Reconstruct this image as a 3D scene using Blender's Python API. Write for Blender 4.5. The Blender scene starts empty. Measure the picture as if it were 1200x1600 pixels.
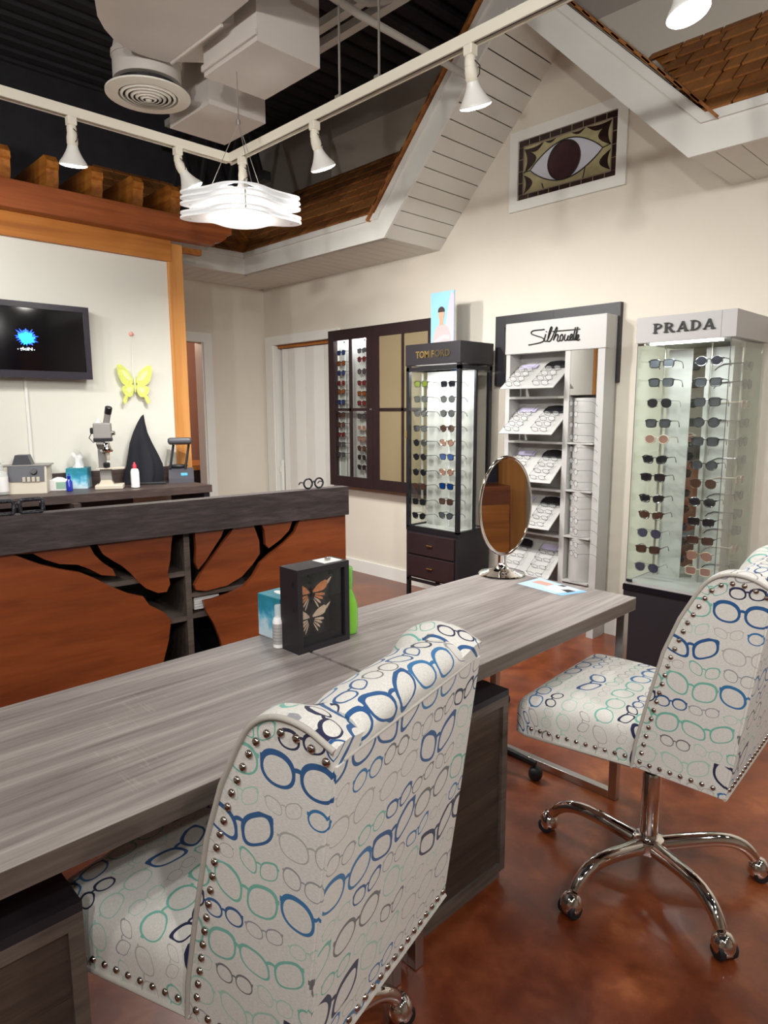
import bpy, bmesh, math, random
from mathutils import Vector, Matrix
random.seed(7)
PI = math.pi
SC = bpy.context.scene
COL = SC.collection

# ------------------------------------------------------------------ camera
F = 1048.02                                   # focal length in pixels of the 1200x1600 frame
YAW, PIT, ROL = math.radians(45.650), math.radians(8.6536), math.radians(-0.2306)
CAM = Vector((0, 0, 1.40))
_f = Vector((-math.sin(YAW)*math.cos(PIT), math.cos(YAW)*math.cos(PIT), -math.sin(PIT)))
_r0 = Vector((math.cos(YAW), math.sin(YAW), 0)); _u0 = _r0.cross(_f)
_r = math.cos(ROL)*_r0 + math.sin(ROL)*_u0
_u = -math.sin(ROL)*_r0 + math.cos(ROL)*_u0
cam = bpy.data.cameras.new('camera')
cam.sensor_fit = 'VERTICAL'; cam.sensor_height = 36.0; cam.lens = F*36/1600
cam.clip_start = .02; cam.clip_end = 60
camo = bpy.data.objects.new('camera', cam); COL.objects.link(camo)
camo.matrix_world = Matrix(((_r.x, _u.x, -_f.x, CAM.x), (_r.y, _u.y, -_f.y, CAM.y), (_r.z, _u.z, -_f.z, CAM.z), (0, 0, 0, 1)))
SC.camera = camo

# ------------------------------------------------------------------ world / exposure
w = bpy.data.worlds.new('world'); SC.world = w; w.use_nodes = True
w.node_tree.nodes['Background'].inputs[0].default_value = (.9, .92, 1, 1)
w.node_tree.nodes['Background'].inputs[1].default_value = .05
SC.view_settings.view_transform = 'Standard'; SC.view_settings.look = 'None'
SC.view_settings.exposure = 0.3; SC.view_settings.gamma = 1.0
SC.view_settings.use_curve_mapping = False
LAMP_W = 84.0        # power of one track bulb
BULB_COL = (1.0, .985, .955)

# pixel -> point on a wall / floor / table plane (a pixel only gives the direction)
def ray(x, y): return _r*((x-600)/F) + _u*(-(y-800)/F) + _f
def PZ(x, y, z): d = ray(x, y); return CAM + d*((z-CAM.z)/d.z)
def PX(x, y, X): d = ray(x, y); return CAM + d*((X-CAM.x)/d.x)
def PY(x, y, Y): d = ray(x, y); return CAM + d*((Y-CAM.y)/d.y)
def PP(x, y, p, n): d = ray(x, y); return CAM + d*((p-CAM).dot(n)/d.dot(n))
def mpp(p): return (p-CAM).dot(_f)/F          # metres per pixel at a point

# ------------------------------------------------------------------ materials
def lin(h):
    c = [int(h[i:i+2], 16)/255 for i in (0, 2, 4)]
    return tuple(x/12.92 if x <= .04045 else ((x+.055)/1.055)**2.4 for x in c)
MATS = {}
class NT:
    def __init__(s, name):
        s.m = bpy.data.materials.new(name); s.m.use_nodes = True
        s.t = s.m.node_tree; s.n = s.t.nodes; s.b = s.n['Principled BSDF']
        s.out = s.n['Material Output']
    def node(s, typ, **kw):
        n = s.n.new(typ)
        for k, v in kw.items(): setattr(n, k, v)
        return n
    def set(s, inp, v):
        if isinstance(v, bpy.types.NodeSocket): s.t.links.new(v, inp)
        else: inp.default_value = v
    def math(s, op, a, b=0.0, c=None):
        n = s.node('ShaderNodeMath', operation=op)
        s.set(n.inputs[0], a); s.set(n.inputs[1], b)
        if c is not None: s.set(n.inputs[2], c)
        return n.outputs[0]
    def coord(s, kind='Object', scale=(1, 1, 1), rot=(0, 0, 0)):
        tc = s.node('ShaderNodeTexCoord'); mp = s.node('ShaderNodeMapping')
        mp.inputs['Scale'].default_value = scale; mp.inputs['Rotation'].default_value = rot
        s.t.links.new(tc.outputs[kind], mp.inputs[0]); return mp.outputs[0]
    def noise(s, vec, scale, detail=4, rough=.55, dist=0):
        n = s.node('ShaderNodeTexNoise'); s.t.links.new(vec, n.inputs['Vector'])
        n.inputs['Scale'].default_value = scale; n.inputs['Detail'].default_value = detail
        n.inputs['Roughness'].default_value = rough; n.inputs['Distortion'].default_value = dist
        return n.outputs['Fac']
    def ramp(s, fac, stops, interp='LINEAR'):
        n = s.node('ShaderNodeValToRGB'); n.color_ramp.interpolation = interp
        el = n.color_ramp.elements
        while len(el) < len(stops): el.new(.5)
        for e, (p, c) in zip(el, stops): e.position = p; e.color = (*c[:3], 1)
        s.set(n.inputs[0], fac); return n.outputs[0]
    def mix(s, fac, a, b, blend='MIX'):
        n = s.node('ShaderNodeMix', data_type='RGBA', blend_type=blend)
        s.set(n.inputs[0], fac)
        for i, v in ((6, a), (7, b)):
            s.set(n.inputs[i], v if isinstance(v, bpy.types.NodeSocket) else (*v[:3], 1))
        return n.outputs[2]
    def bump(s, h, strength=.2, dist=.01):
        n = s.node('ShaderNodeBump'); n.inputs['Strength'].default_value = strength
        n.inputs['Distance'].default_value = dist; s.set(n.inputs['Height'], h)
        s.t.links.new(n.outputs[0], s.b.inputs['Normal'])
def pm(name, col, rough=.5, metal=0., var=.0, vscale=6., bump=0., bscale=60., coat=0., alpha=1., emit=None, es=0., spec=None):
    t = NT(name); b = t.b
    if isinstance(col, str): col = lin(col)
    b.inputs['Roughness'].default_value = rough; b.inputs['Metallic'].default_value = metal
    if var > 0:
        v = t.coord()
        f = t.noise(v, vscale, 5)
        d = tuple(max(0, c*(1-var)) for c in col); l = tuple(min(1, c*(1+var)) for c in col)
        t.set(b.inputs['Base Color'], t.ramp(f, [(.3, d), (.7, l)]))
    else: b.inputs['Base Color'].default_value = (*col, 1)
    if bump > 0: t.bump(t.noise(t.coord(), bscale, 3), bump, .004)
    if coat: b.inputs['Coat Weight'].default_value = coat; b.inputs['Coat Roughness'].default_value = .08
    if spec is not None: b.inputs['Specular IOR Level'].default_value = spec
    b.inputs['Alpha'].default_value = alpha
    if emit is not None:
        b.inputs['Emission Color'].default_value = (*emit, 1); b.inputs['Emission Strength'].default_value = es
    MATS[name] = t.m; return t.m
def wood(name, dark, mid, light, axis=1, fine=60., along=2.2, rough=.45, bump=.12, coat=0., rings=.35, marks=None):
    """grain running along one axis (object space)"""
    t = NT(name); b = t.b
    dark, mid, light = [lin(c) if isinstance(c, str) else c for c in (dark, mid, light)]
    sc = [fine]*3; sc[axis] = along
    sc2 = [fine*.16]*3; sc2[axis] = along*.35
    v = t.coord(scale=sc); v2 = t.coord(scale=sc2)
    f1 = t.noise(v, 1., 6, .65, .4); f2 = t.noise(v2, 1., 4, .5, 1.2)
    f = t.math('ADD', t.math('MULTIPLY', f1, 1-rings), t.math('MULTIPLY', f2, rings))
    colr = t.ramp(f, [(.32, dark), (.5, mid), (.68, light)])
    if marks:
        sc3 = [9.]*3; sc3[axis] = 120.
        m1 = t.noise(t.coord(scale=sc3), 1., 2, .5, 1.2)
        m2 = t.noise(t.coord(), 2.6, 2)
        mm = t.math('MULTIPLY', t.math('SMOOTH_MIN', t.math('GREATER_THAN', m1, .63), 1, 0.), t.math('GREATER_THAN', m2, .56))
        colr = t.mix(t.math('MULTIPLY', mm, .16), colr, lin(marks))
    t.set(b.inputs['Base Color'], colr)
    b.inputs['Roughness'].default_value = rough
    if coat: b.inputs['Coat Weight'].default_value = coat; b.inputs['Coat Roughness'].default_value = .12
    t.bump(f1, bump, .002)
    MATS[name] = t.m; return t.m

pm('cream', 'd6cec0', .75, var=.02, vscale=3, bump=.12, bscale=45)
pm('cream_part', 'd9d7cc', .7, var=.015, vscale=3, bump=.05, bscale=60)
pm('taupe_upper', 'aaa197', .8, var=.05)
pm('white_paint', 'e2e1da', .45, var=.015)
pm('soffit_white', 'dcdad2', .5, var=.03, vscale=3)
pm('ceiling_black', '2b2a2d', .85, var=.2, vscale=8)
pm('truss_black', '17171a', .6)
pm('duct_grey', 'cbc4bd', .6, var=.06, vscale=3)
pm('steel_paint', 'a9a49c', .55)
pm('diffuser_white', 'e4e1d6', .5)
pm('track_white', 'e6e0cf', .45)
pm('lamp_white', 'e8e6e0', .35)
pm('wire_dark', '2a2523', .5)
pm('cable_steel', 'b8b4ab', .35, metal=.8)
pm('bulb_glow', 'ffffff', .3, emit=(1, .96, .9), es=9)
pm('black_metal', '17161b', .4, var=.1)
pm('black_gloss', '131217', .2, coat=.4)
pm('black_satin', '201d22', .45)
pm('espresso', '2a1d1f', .4, var=.15)
pm('black_plastic', '1a1a1d', .4)
pm('chrome', (.82, .80, .77), .06, metal=1)
pm('brushed', (.52, .50, .48), .3, metal=1)
pm('nail_steel', (.50, .43, .39), .16, metal=1)
pm('gold', (.80, .56, .22), .25, metal=1)
pm('mirror', (.92, .93, .93), .01, metal=1)
pm('display_white', 'b2b0ad', .4)
pm('display_grey_white', 'a5a2a1', .4)
pm('tan_panel', '8a7b5f', .35, var=.03, vscale=1.5)
pm('letter_black', '14130f', .45)
pm('letter_dim', '5a4c34', .35, metal=.5)
pm('tv_frame', '2c2832', .3)
pm('tv_screen', '07070d', .08, coat=.5)
pm('tv_blue', '1040ff', .5, emit=(.02, .12, 1.), es=1.6)
pm('tv_cyan', '20d0ff', .5, emit=(.02, .65, 1.), es=1.6)
pm('tv_text', 'ffffff', .5, emit=(.55, .8, 1.), es=1.0)
pm('pink_wall', 'c4a295', .7)
pm('butter_yellow', 'd3db6e', .6, var=.12, vscale=60)
pm('butter_pale', 'e8eda4', .6)
pm('paper_white', 'ecebe8', .7)
pm('beige_plastic', 'c8bfae', .5)
pm('grey_plastic', '8d8a86', .45)
pm('dark_grey_plastic', '4a4a50', .4)
pm('navy_cloth', '15161f', .9, bump=.2, bscale=120)
pm('red_cap', 'd0324a', .4)
pm('cobalt', '1c2fa0', .15, coat=.5)
pm('clear_plastic', 'e6eae8', .15, alpha=.45)
pm('green_bottle', '7fdc4a', .12, alpha=.6, coat=.5)
pm('yellow_liquid', 'cdd23c', .2, alpha=.8)
pm('tissue_white', 'f2f2f0', .8)
pm('orange_wing', 'c9804f', .7, var=.15, vscale=90)
pm('pale_wing', 'cbb39a', .7, var=.2, vscale=120)
pm('wing_black', '15110f', .7)
pm('rubber', '16151a', .6)
pm('sky_blue', '8cc0ea', .5)
pm('pale_blue', 'bcd8f0', .5)
pm('coral', 'e9a394', .5)
pm('lilac', 'b9b2cc', .5)
pm('mauve', 'c3b2b6', .6)
pm('skin', 'c99a82', .6)
pm('hair_brown', '3a2a24', .7)
pm('shirt_grey', 'b4a5a6', .7)
pm('amber_glass', 'a89f78', .25, var=.2, vscale=14)
pm('eye_white', 'c9cbd6', .2, var=.04)
pm('iris_brown', '3b2326', .25, var=.25, vscale=12)
pm('glass_brown', '2f1f1d', .2, var=.5, vscale=9)
pm('lead', '1b1815', .45, metal=.3)
pm('solder', '8d8072', .4, metal=.4)
pm('wash_blue', '57a5c6', .5)
pm('sage', '8fb5a0', .6)
pm('sparkle', '3a3a3f', .3, metal=.6, var=.9, vscale=140, bump=.8, bscale=160)
pm('stool_seat', '1b1b1f', .55)
pm('navy_paint', '2e3446', .6)

wood('table_laminate', '5f5755', '887f7b', 'aaa29d', axis=1, fine=70, along=2.6, rough=.42, bump=.05, rings=.45, marks='bdb3aa')
wood('table_edge', '463c37', '5a4f48', '6b6059', axis=1, fine=80, along=3, rough=.5, bump=.05)  # brown edge laminate, darkened further for the shaded front side
wood('drawer_wood', '2c2421', '42362f', '54473f', axis=1, fine=60, along=3, rough=.5, bump=.06)  # drawer woods: dark own tone, deepened further for their shaded fronts
wood('drawer_frame', '423833', '5a4f48', '6b5f57', axis=1, fine=80, along=5, rough=.5, bump=.05)
wood('dark_plank', '241e1d', '3b3231', '54494a', axis=1, fine=80, along=2.5, rough=.5, bump=.15)
wood('mahogany', '5a2714', '82401f', '9a5029', axis=1, fine=26, along=1.2, rough=.32, bump=.02, coat=.25, rings=.6)
wood('cedar_beam', '5d2a12', '8a4620', 'a85c2e', axis=1, fine=34, along=1.4, rough=.4, bump=.06, coat=.2, rings=.6)
wood('cedar_header', '8f5220', 'b06c2c', 'c37f3a', axis=1, fine=34, along=1.2, rough=.42, bump=.05, rings=.6)
wood('pine_post', 'a9692c', 'c98a48', 'd79d5e', axis=2, fine=34, along=1.2, rough=.45, bump=.05, rings=.6)
wood('cedar_rafter', '7a4014', 'a5621f', 'bd7c33', axis=0, fine=34, along=2, rough=.5, bump=.06)
wood('counter_wood', '2e2523', '463936', '5b4b46', axis=1, fine=60, along=2, rough=.45, bump=.06)

def floor_mat():
    t = NT('stained_concrete'); b = t.b
    v = t.coord()
    a = t.noise(v, 1.5, 6, .6, .8); c = t.noise(v, 9, 6, .65, .3); e = t.noise(v, 140, 2)
    f = t.math('ADD', t.math('MULTIPLY', a, .6), t.math('MULTIPLY', c, .4))
    base = t.ramp(f, [(.30, lin('421a0c')), (.44, lin('5e2913')), (.56, lin('7a3d1e')), (.70, lin('a46238'))])
    spk = t.math('GREATER_THAN', e, .74)
    base = t.mix(t.math('MULTIPLY', spk, .35), base, lin('c09a78'))
    t.set(b.inputs['Base Color'], base)
    t.set(b.inputs['Roughness'], t.math('ADD', .22, t.math('MULTIPLY', c, .22)))
    b.inputs['Coat Weight'].default_value = .25; b.inputs['Coat Roughness'].default_value = .12
    t.bump(c, .05, .004); MATS['floor'] = t.m
floor_mat()
def shingle_mat():
    t = NT('cedar_shingle'); b = t.b
    oi = t.node('ShaderNodeObjectInfo')
    g = t.noise(t.coord(scale=(60, 4, 60)), 1, 5, .6, .3)
    c1 = t.ramp(g, [(.3, lin('70401c')), (.7, lin('a9692f'))])
    c2 = t.ramp(oi.outputs['Random'], [(0, lin('7a4a22')), (.5, lin('9c6330')), (1, lin('b57b40'))])
    t.set(b.inputs['Base Color'], t.mix(.55, c1, c2)); b.inputs['Roughness'].default_value = .7
    t.bump(g, .3, .003); MATS['shingle'] = t.m
shingle_mat()
def glass_mat(name, tint, refl=.9, fac=1.0):
    t = NT(name); t.n.remove(t.b)
    tr = t.node('ShaderNodeBsdfTransparent'); tr.inputs[0].default_value = (*tint, 1)
    gl = t.node('ShaderNodeBsdfGlossy'); gl.inputs[0].default_value = (refl, refl, refl, 1); gl.inputs['Roughness'].default_value = .01
    lw = t.node('ShaderNodeLayerWeight'); lw.inputs[0].default_value = .5
    sch = t.math('ADD', .035, t.math('MULTIPLY', t.math('POWER', lw.outputs['Facing'], 5.), .9))
    mx = t.node('ShaderNodeMixShader')
    t.set(mx.inputs[0], t.math('MULTIPLY', sch, fac)); t.t.links.new(tr.outputs[0], mx.inputs[1]); t.t.links.new(gl.outputs[0], mx.inputs[2])
    t.t.links.new(mx.outputs[0], t.out.inputs[0]); MATS[name] = t.m
glass_mat('case_glass', (.95, .97, .955)); glass_mat('case_glass_green', (.93, .965, .945), .9, 1.2)
glass_mat('picture_glass', (.96, .96, .96))
def glow_acrylic():
    t = NT('glow_acrylic'); b = t.b
    b.inputs['Base Color'].default_value = (.9, .9, .9, 1); b.inputs['Roughness'].default_value = .35
    b.inputs['Emission Color'].default_value = (1, .99, .97, 1); b.inputs['Emission Strength'].default_value = .10
    MATS['glow_acrylic'] = t.m
glow_acrylic()

def fabric():
    """woven upholstery printed with rows of spectacle outlines (flat print, uv in metres)"""
    t = NT('spectacle_fabric'); M = t.math
    uv = t.node('ShaderNodeUVMap'); uv.uv_map = 'UVMap'
    sx = t.node('ShaderNodeSeparateXYZ'); t.t.links.new(uv.outputs[0], sx.inputs[0]); U, V = sx.outputs[0], sx.outputs[1]
    base = lin('cfcac0')
    wv = t.node('ShaderNodeMapping'); wv.inputs['Scale'].default_value = (160, 900, 1); t.t.links.new(uv.outputs[0], wv.inputs[0])
    weave = t.noise(wv.outputs[0], 1, 2)
    col = t.ramp(weave, [(.3, lin('c4c0b8')), (.7, lin('dedbd5'))])
    PER = .104
    def layer(v0, h, wdt, smin, smax, seed):
        row = M('FLOOR', M('DIVIDE', M('SUBTRACT', V, v0), PER))
        vl = M('SUBTRACT', M('SUBTRACT', V, v0), M('MULTIPLY', row, PER))
        rn = t.node('ShaderNodeTexWhiteNoise', noise_dimensions='2D'); cb = t.node('ShaderNodeCombineXYZ')
        t.set(cb.inputs[0], row); cb.inputs[1].default_value = seed+.5; t.t.links.new(cb.outputs[0], rn.inputs[0])
        u2 = M('ADD', M('DIVIDE', U, wdt), rn.outputs[0])
        colm = M('FLOOR', u2)
        lx = M('MULTIPLY', M('SUBTRACT', M('FRACT', u2), .5), wdt); ly = M('SUBTRACT', vl, h*.5)
        wn = t.node('ShaderNodeTexWhiteNoise', noise_dimensions='3D'); cc = t.node('ShaderNodeCombineXYZ')
        t.set(cc.inputs[0], colm); t.set(cc.inputs[1], row); cc.inputs[2].default_value = seed+.25
        t.t.links.new(cc.outputs[0], wn.inputs[0])
        r1 = wn.outputs[0]; sp = t.node('ShaderNodeSeparateColor'); t.t.links.new(wn.outputs[1], sp.inputs[0])
        r2, r3, r4 = sp.outputs
        s = M('ADD', smin, M('MULTIPLY', r2, smax-smin))
        an = M('MULTIPLY', M('SUBTRACT', r3, .5), .34)
        ca, sa = M('COSINE', an), M('SINE', an)
        px = M('DIVIDE', M('ADD', M('MULTIPLY', lx, ca), M('MULTIPLY', ly, sa)), s)
        py = M('DIVIDE', M('SUBTRACT', M('MULTIPLY', ly, ca), M('MULTIPLY', lx, sa)), s)
        ax = M('ABSOLUTE', px)
        cx = .0305
        qx = M('DIVIDE', M('SUBTRACT', ax, cx), .0245)
        sk = M('MULTIPLY', M('SUBTRACT', r4, .15), .55)
        qy = M('DIVIDE', M('SUBTRACT', py, M('MULTIPLY', M('SUBTRACT', ax, cx), sk)), M('ADD', .0175, M('MULTIPLY', r3, .006)))
        pw = M('ADD', 2.0, M('MULTIPLY', r4, .9))
        d = M('POWER', M('ADD', M('POWER', M('ABSOLUTE', qx), pw), M('POWER', M('ABSOLUTE', qy), pw)), M('DIVIDE', 1, pw))
        th = M('MULTIPLY', M('ADD', .042, M('MULTIPLY', M('POWER', r1, 2.), .085)), M('ADD', 1, M('MULTIPLY', M('MAXIMUM', qy, 0), .8)))
        ring = M('LESS_THAN', M('ABSOLUTE', M('SUBTRACT', d, 1)), th)
        bw = M('ADD', .0013, M('MULTIPLY', r1, .002))
        br = M('MULTIPLY', M('LESS_THAN', ax, cx-.0225), M('LESS_THAN', M('ABSOLUTE', M('SUBTRACT', py, M('SUBTRACT', .0075, M('MULTIPLY', M('MULTIPLY', ax, ax), 40)))), bw))
        tip = M('MULTIPLY', M('LESS_THAN', M('ABSOLUTE', M('SUBTRACT', ax, cx+.0245)), .0035),
                M('LESS_THAN', M('ABSOLUTE', M('SUBTRACT', py, M('ADD', .010, M('MULTIPLY', sk, .02)))), M('ADD', .0015, M('MULTIPLY', r1, .003))))
        inb = M('LESS_THAN', vl, h)
        mask = M('MULTIPLY', M('MAXIMUM', M('MAXIMUM', ring, br), tip), inb)
        ink = t.ramp(r1, [(0, lin('a7a49f')), (.2, lin('9fc3b4')), (.34, lin('8f8f93')), (.48, lin('6fae9e')), (.60, lin('6b6a69')), (.66, lin('2a6b9c')), (.80, lin('1c4f82')), (.91, lin('171c40'))], 'CONSTANT')
        return mask, ink
    for args in ((0., .064, .130, .98, 1.16, 1), (.062, .042, .079, .56, .70, 2)):
        mk, ink = layer(*args)
        col = t.mix(mk, col, ink)
    t.set(t.b.inputs['Base Color'], col); t.b.inputs['Roughness'].default_value = .85
    t.b.inputs['Sheen Weight'].default_value = .15
    t.bump(weave, .12, .001); MATS['fabric'] = t.m
fabric()
pm('piping_fabric', 'aea89f', .8, bump=.2, bscale=200)

# ------------------------------------------------------------------ mesh helpers
class MB:
    def __init__(s): s.v = []; s.f = []
    def add(s, vs, fs):
        k = len(s.v); s.v += [tuple(v) for v in vs]; s.f += [tuple(i+k for i in f) for f in fs]; return s
    def box(s, x0, x1, y0, y1, z0, z1):
        vs = [(x, y, z) for x in (x0, x1) for y in (y0, y1) for z in (z0, z1)]
        return s.add(vs, [(0, 1, 3, 2), (4, 6, 7, 5), (0, 4, 5, 1), (2, 3, 7, 6), (0, 2, 6, 4), (1, 5, 7, 3)])
    def obox(s, c, size, M):
        hx, hy, hz = [q/2 for q in size]; c = Vector(c)
        vs = [c + M @ Vector((x, y, z)) for x in (-hx, hx) for y in (-hy, hy) for z in (-hz, hz)]
        return s.add(vs, [(0, 1, 3, 2), (4, 6, 7, 5), (0, 4, 5, 1), (2, 3, 7, 6), (0, 2, 6, 4), (1, 5, 7, 3)])
    def prism(s, pts, fn, d0, d1):
        """pts 2-D polygon; fn(a,b,d)->3-D"""
        n = len(pts)
        vs = [fn(a, b, d0) for a, b in pts] + [fn(a, b, d1) for a, b in pts]
        fs = [tuple(range(n)), tuple(range(2*n-1, n-1, -1))] + [(i, i+n, (i+1) % n+n, (i+1) % n) for i in range(n)]
        return s.add(vs, fs)
    def tube(s, pts, r, n=8, closed=False, flat=None):
        pts = [Vector(p) for p in pts]; m = len(pts); rr = r if isinstance(r, (list, tuple)) else [r]*m
        vs = []; fs = []; up = None
        for i, p in enumerate(pts):
            a = pts[(i-1) % m] if (closed or i > 0) else p; b = pts[(i+1) % m] if (closed or i < m-1) else p
            t = (b-a); t = t.normalized() if t.length > 1e-9 else Vector((0, 0, 1))
            if up is None:
                up = Vector((0, 0, 1)) if abs(t.z) < .9 else Vector((1, 0, 0))
            x = up.cross(t); x = x.normalized() if x.length > 1e-6 else t.orthogonal().normalized()
            y = t.cross(x); up = y
            for k in range(n):
                an = 2*PI*k/n
                vs.append(p + x*(rr[i]*math.cos(an)) + y*(rr[i]*math.sin(an)*(flat or 1)))
        for i in range(m if closed else m-1):
            j = (i+1) % m
            for k in range(n): fs.append((i*n+k, i*n+(k+1) % n, j*n+(k+1) % n, j*n+k))
        if not closed: fs += [tuple(range(n-1, -1, -1)), tuple(range((m-1)*n, m*n))]
        return s.add(vs, fs)
    def lathe(s, prof, n=20, c=(0, 0, 0), M=None, sx=1., sy=1., ring=False):
        c = Vector(c); vs = []; fs = []; m = len(prof)
        for r, z in prof:
            for k in range(n):
                an = 2*PI*k/n; p = Vector((r*math.cos(an)*sx, r*math.sin(an)*sy, z))
                vs.append(c + (M @ p if M else p))
        for i in range(m-1):
            for k in range(n): fs.append((i*n+k, i*n+(k+1) % n, (i+1)*n+(k+1) % n, (i+1)*n+k))
        if ring: fs += [((m-1)*n+k, (m-1)*n+(k+1) % n, (k+1) % n, k) for k in range(n)]
        else: fs += [tuple(range(n-1, -1, -1)), tuple(range((m-1)*n, m*n))]
        return s.add(vs, fs)
    def rbox(s, c, size, r, seg=(2, 2, 2), warp=None, M=None):
        """rounded box"""
        c = Vector(c); h = [q/2 for q in size]; r = min(r, *[q*.999 for q in h])
        ax = []
        for i in range(3):
            e = [h[i]-r, h[i]-r*.62, h[i]-r*.24, h[i]]
            inner = [-(h[i]-r) + 2*(h[i]-r)*k/seg[i] for k in range(1, seg[i])] if h[i]-r > 1e-6 else []
            ax.append([-q for q in reversed(e)] + inner + e)
        idx = {}; vs = []; fs = []
        def vid(i, j, k):
            if (i, j, k) in idx: return idx[(i, j, k)]
            p = [ax[0][i], ax[1][j], ax[2][k]]
            q = [max(-(h[a]-r), min(h[a]-r, p[a])) for a in range(3)]
            d = Vector([p[a]-q[a] for a in range(3)])
            o = Vector(q) + (d.normalized()*r if d.length > 1e-9 else d)
            if warp: o = Vector(warp(o))
            if M: o = M @ o
            idx[(i, j, k)] = len(vs); vs.append(c+o); return idx[(i, j, k)]
        n = [len(a) for a in ax]
        for i in range(n[0]-1):
            for j in range(n[1]-1):
                fs.append((vid(i, j, 0), vid(i, j+1, 0), vid(i+1, j+1, 0), vid(i+1, j, 0)))
                fs.append((vid(i, j, n[2]-1), vid(i+1, j, n[2]-1), vid(i+1, j+1, n[2]-1), vid(i, j+1, n[2]-1)))
        for i in range(n[0]-1):
            for k in range(n[2]-1):
                fs.append((vid(i, 0, k), vid(i+1, 0, k), vid(i+1, 0, k+1), vid(i, 0, k+1)))
                fs.append((vid(i, n[1]-1, k), vid(i, n[1]-1, k+1), vid(i+1, n[1]-1, k+1), vid(i+1, n[1]-1, k)))
        for j in range(n[1]-1):
            for k in range(n[2]-1):
                fs.append((vid(0, j, k), vid(0, j, k+1), vid(0, j+1, k+1), vid(0, j+1, k)))
                fs.append((vid(n[0]-1, j, k), vid(n[0]-1, j+1, k), vid(n[0]-1, j+1, k+1), vid(n[0]-1, j, k+1)))
        return s.add(vs, fs)
    def mesh(s, name, mat, smooth=None, uv=None):
        me = bpy.data.meshes.new(name); me.from_pydata(s.v, [], s.f)
        bm = bmesh.new(); bm.from_mesh(me); bmesh.ops.recalc_face_normals(bm, faces=bm.faces)
        if uv:
            L = bm.loops.layers.uv.new('UVMap')
            for f in bm.faces:
                n = f.normal
                for l in f.loops: l[L].uv = uv(l.vert.co, n)
        bm.to_mesh(me); bm.free()
        if mat: me.materials.append(MATS[mat])
        if smooth is not None:
            me.polygons.foreach_set('use_smooth', [True]*len(me.polygons))
            me.set_sharp_from_angle(angle=math.radians(smooth))
        me.update(); return me
def link(name, me, parent=None, loc=None, rot=None):
    o = bpy.data.objects.new(name, me); COL.objects.link(o)
    if parent is not None: o.parent = parent
    if loc is not None: o.location = loc
    if rot is not None: o.rotation_euler = rot
    return o
def part(name, mb, mat, parent, smooth=None, world=True, uv=None):
    """mesh child authored in world space (world) or in the parent's own space"""
    o = link(name, mb.mesh(name, mat, smooth, uv), parent)
    if world and parent is not None:
        p = parent
        base = Matrix.Identity(4)
        chain = []
        while p is not None: chain.append(p); p = p.parent
        for q in reversed(chain): base = base @ q.matrix_parent_inverse @ Matrix.LocRotScale(q.location, q.rotation_euler, None)
        o.matrix_parent_inverse = base.inverted()
    return o
def tag(o, label, cat, group=None):
    o['label'] = label; o['category'] = cat
    if group: o['group'] = group
    return o
def thing(name, label, cat, loc=(0, 0, 0), rz=0., group=None, rot=None):
    o = bpy.data.objects.new(name, None); COL.objects.link(o); o.empty_display_size = .05
    o.location = loc; o.rotation_euler = rot if rot else (0, 0, rz)
    return tag(o, label, cat, group)
def solo(name, mb, mat, label, cat, group=None, smooth=None):
    return tag(link(name, mb.mesh(name, mat, smooth)), label, cat, group)
def struct(name, mb, mat, parent=None, smooth=None):
    o = link(name, mb.mesh(name, mat, smooth), parent)
    if parent is None: o['kind'] = 'structure'
    return o
def rotz(a): return Matrix.Rotation(a, 3, 'Z')
def aim(d):
    """3x3 taking local +Z to direction d"""
    return Vector(d).to_track_quat('Z', 'Y').to_matrix()
ORD = ['topmost', 'second', 'third', 'fourth', 'fifth', 'sixth', 'seventh', 'eighth', 'ninth', 'tenth', 'eleventh', 'twelfth', 'thirteenth', 'fourteenth']
def ordinal(i, n):
    if i == 0: return 'topmost'
    if i == n-1: return 'lowest'
    return ORD[i] + ' from top'

# ================================================================== ROOM
YW, XL = 3.86, -5.60                 # back wall, far left wall
XR, YF = 2.60, -2.60                 # walls behind the camera
ZC = 3.90
SOF = 2.54; YE, XE = 3.31, -5.06     # soffit height, eave lines
GA = -2.395; GL, GR, GZ = -3.36, -1.365, 3.565   # gable: apex x, foot left, foot right, apex z
struct('floor', MB().box(-8.2, XR+.1, YF-.1, 5.2, -.1, 0), 'floor')
# back wall with a closet opening
DX0, DX1, DZ = -5.45, -4.56, 2.015
b = MB(); b.box(XL-.1, DX0, YW, YW+.12, 0, 3.30); b.box(DX0, DX1, YW, YW+.12, DZ, 3.30); b.box(DX1, XR, YW, YW+.12, 0, 3.62)
struct('wall_back', b, 'cream')
b = MB().box(XL-.1, DX1, YW-.002, YW+.12, 3.30, ZC); b.box(DX1, XR, YW+.0, YW+.12, 3.62, ZC)
struct('wall_back_upper', b, 'taupe_upper')
# left wall with a doorway
EY0, EY1, EZ = 2.20, 3.185, 2.01
b = MB(); b.box(XL-.1, XL, YF, EY0, 0, 2.56); b.box(XL-.1, XL, EY0, EY1, EZ, 2.56); b.box(XL-.1, XL, EY1, YW, 0, 2.56)
struct('wall_left', b, 'cream')
struct('wall_left_upper', MB().box(XL-.1, XL, YF, YW, 2.56, ZC), 'ceiling_black')
struct('wall_right', MB().box(XR, XR+.1, YF, YW+.1, 0, ZC), 'cream')
struct('wall_front', MB().box(XL-.1, XR+.1, YF-.1, YF, 0, ZC), 'cream')
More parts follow.
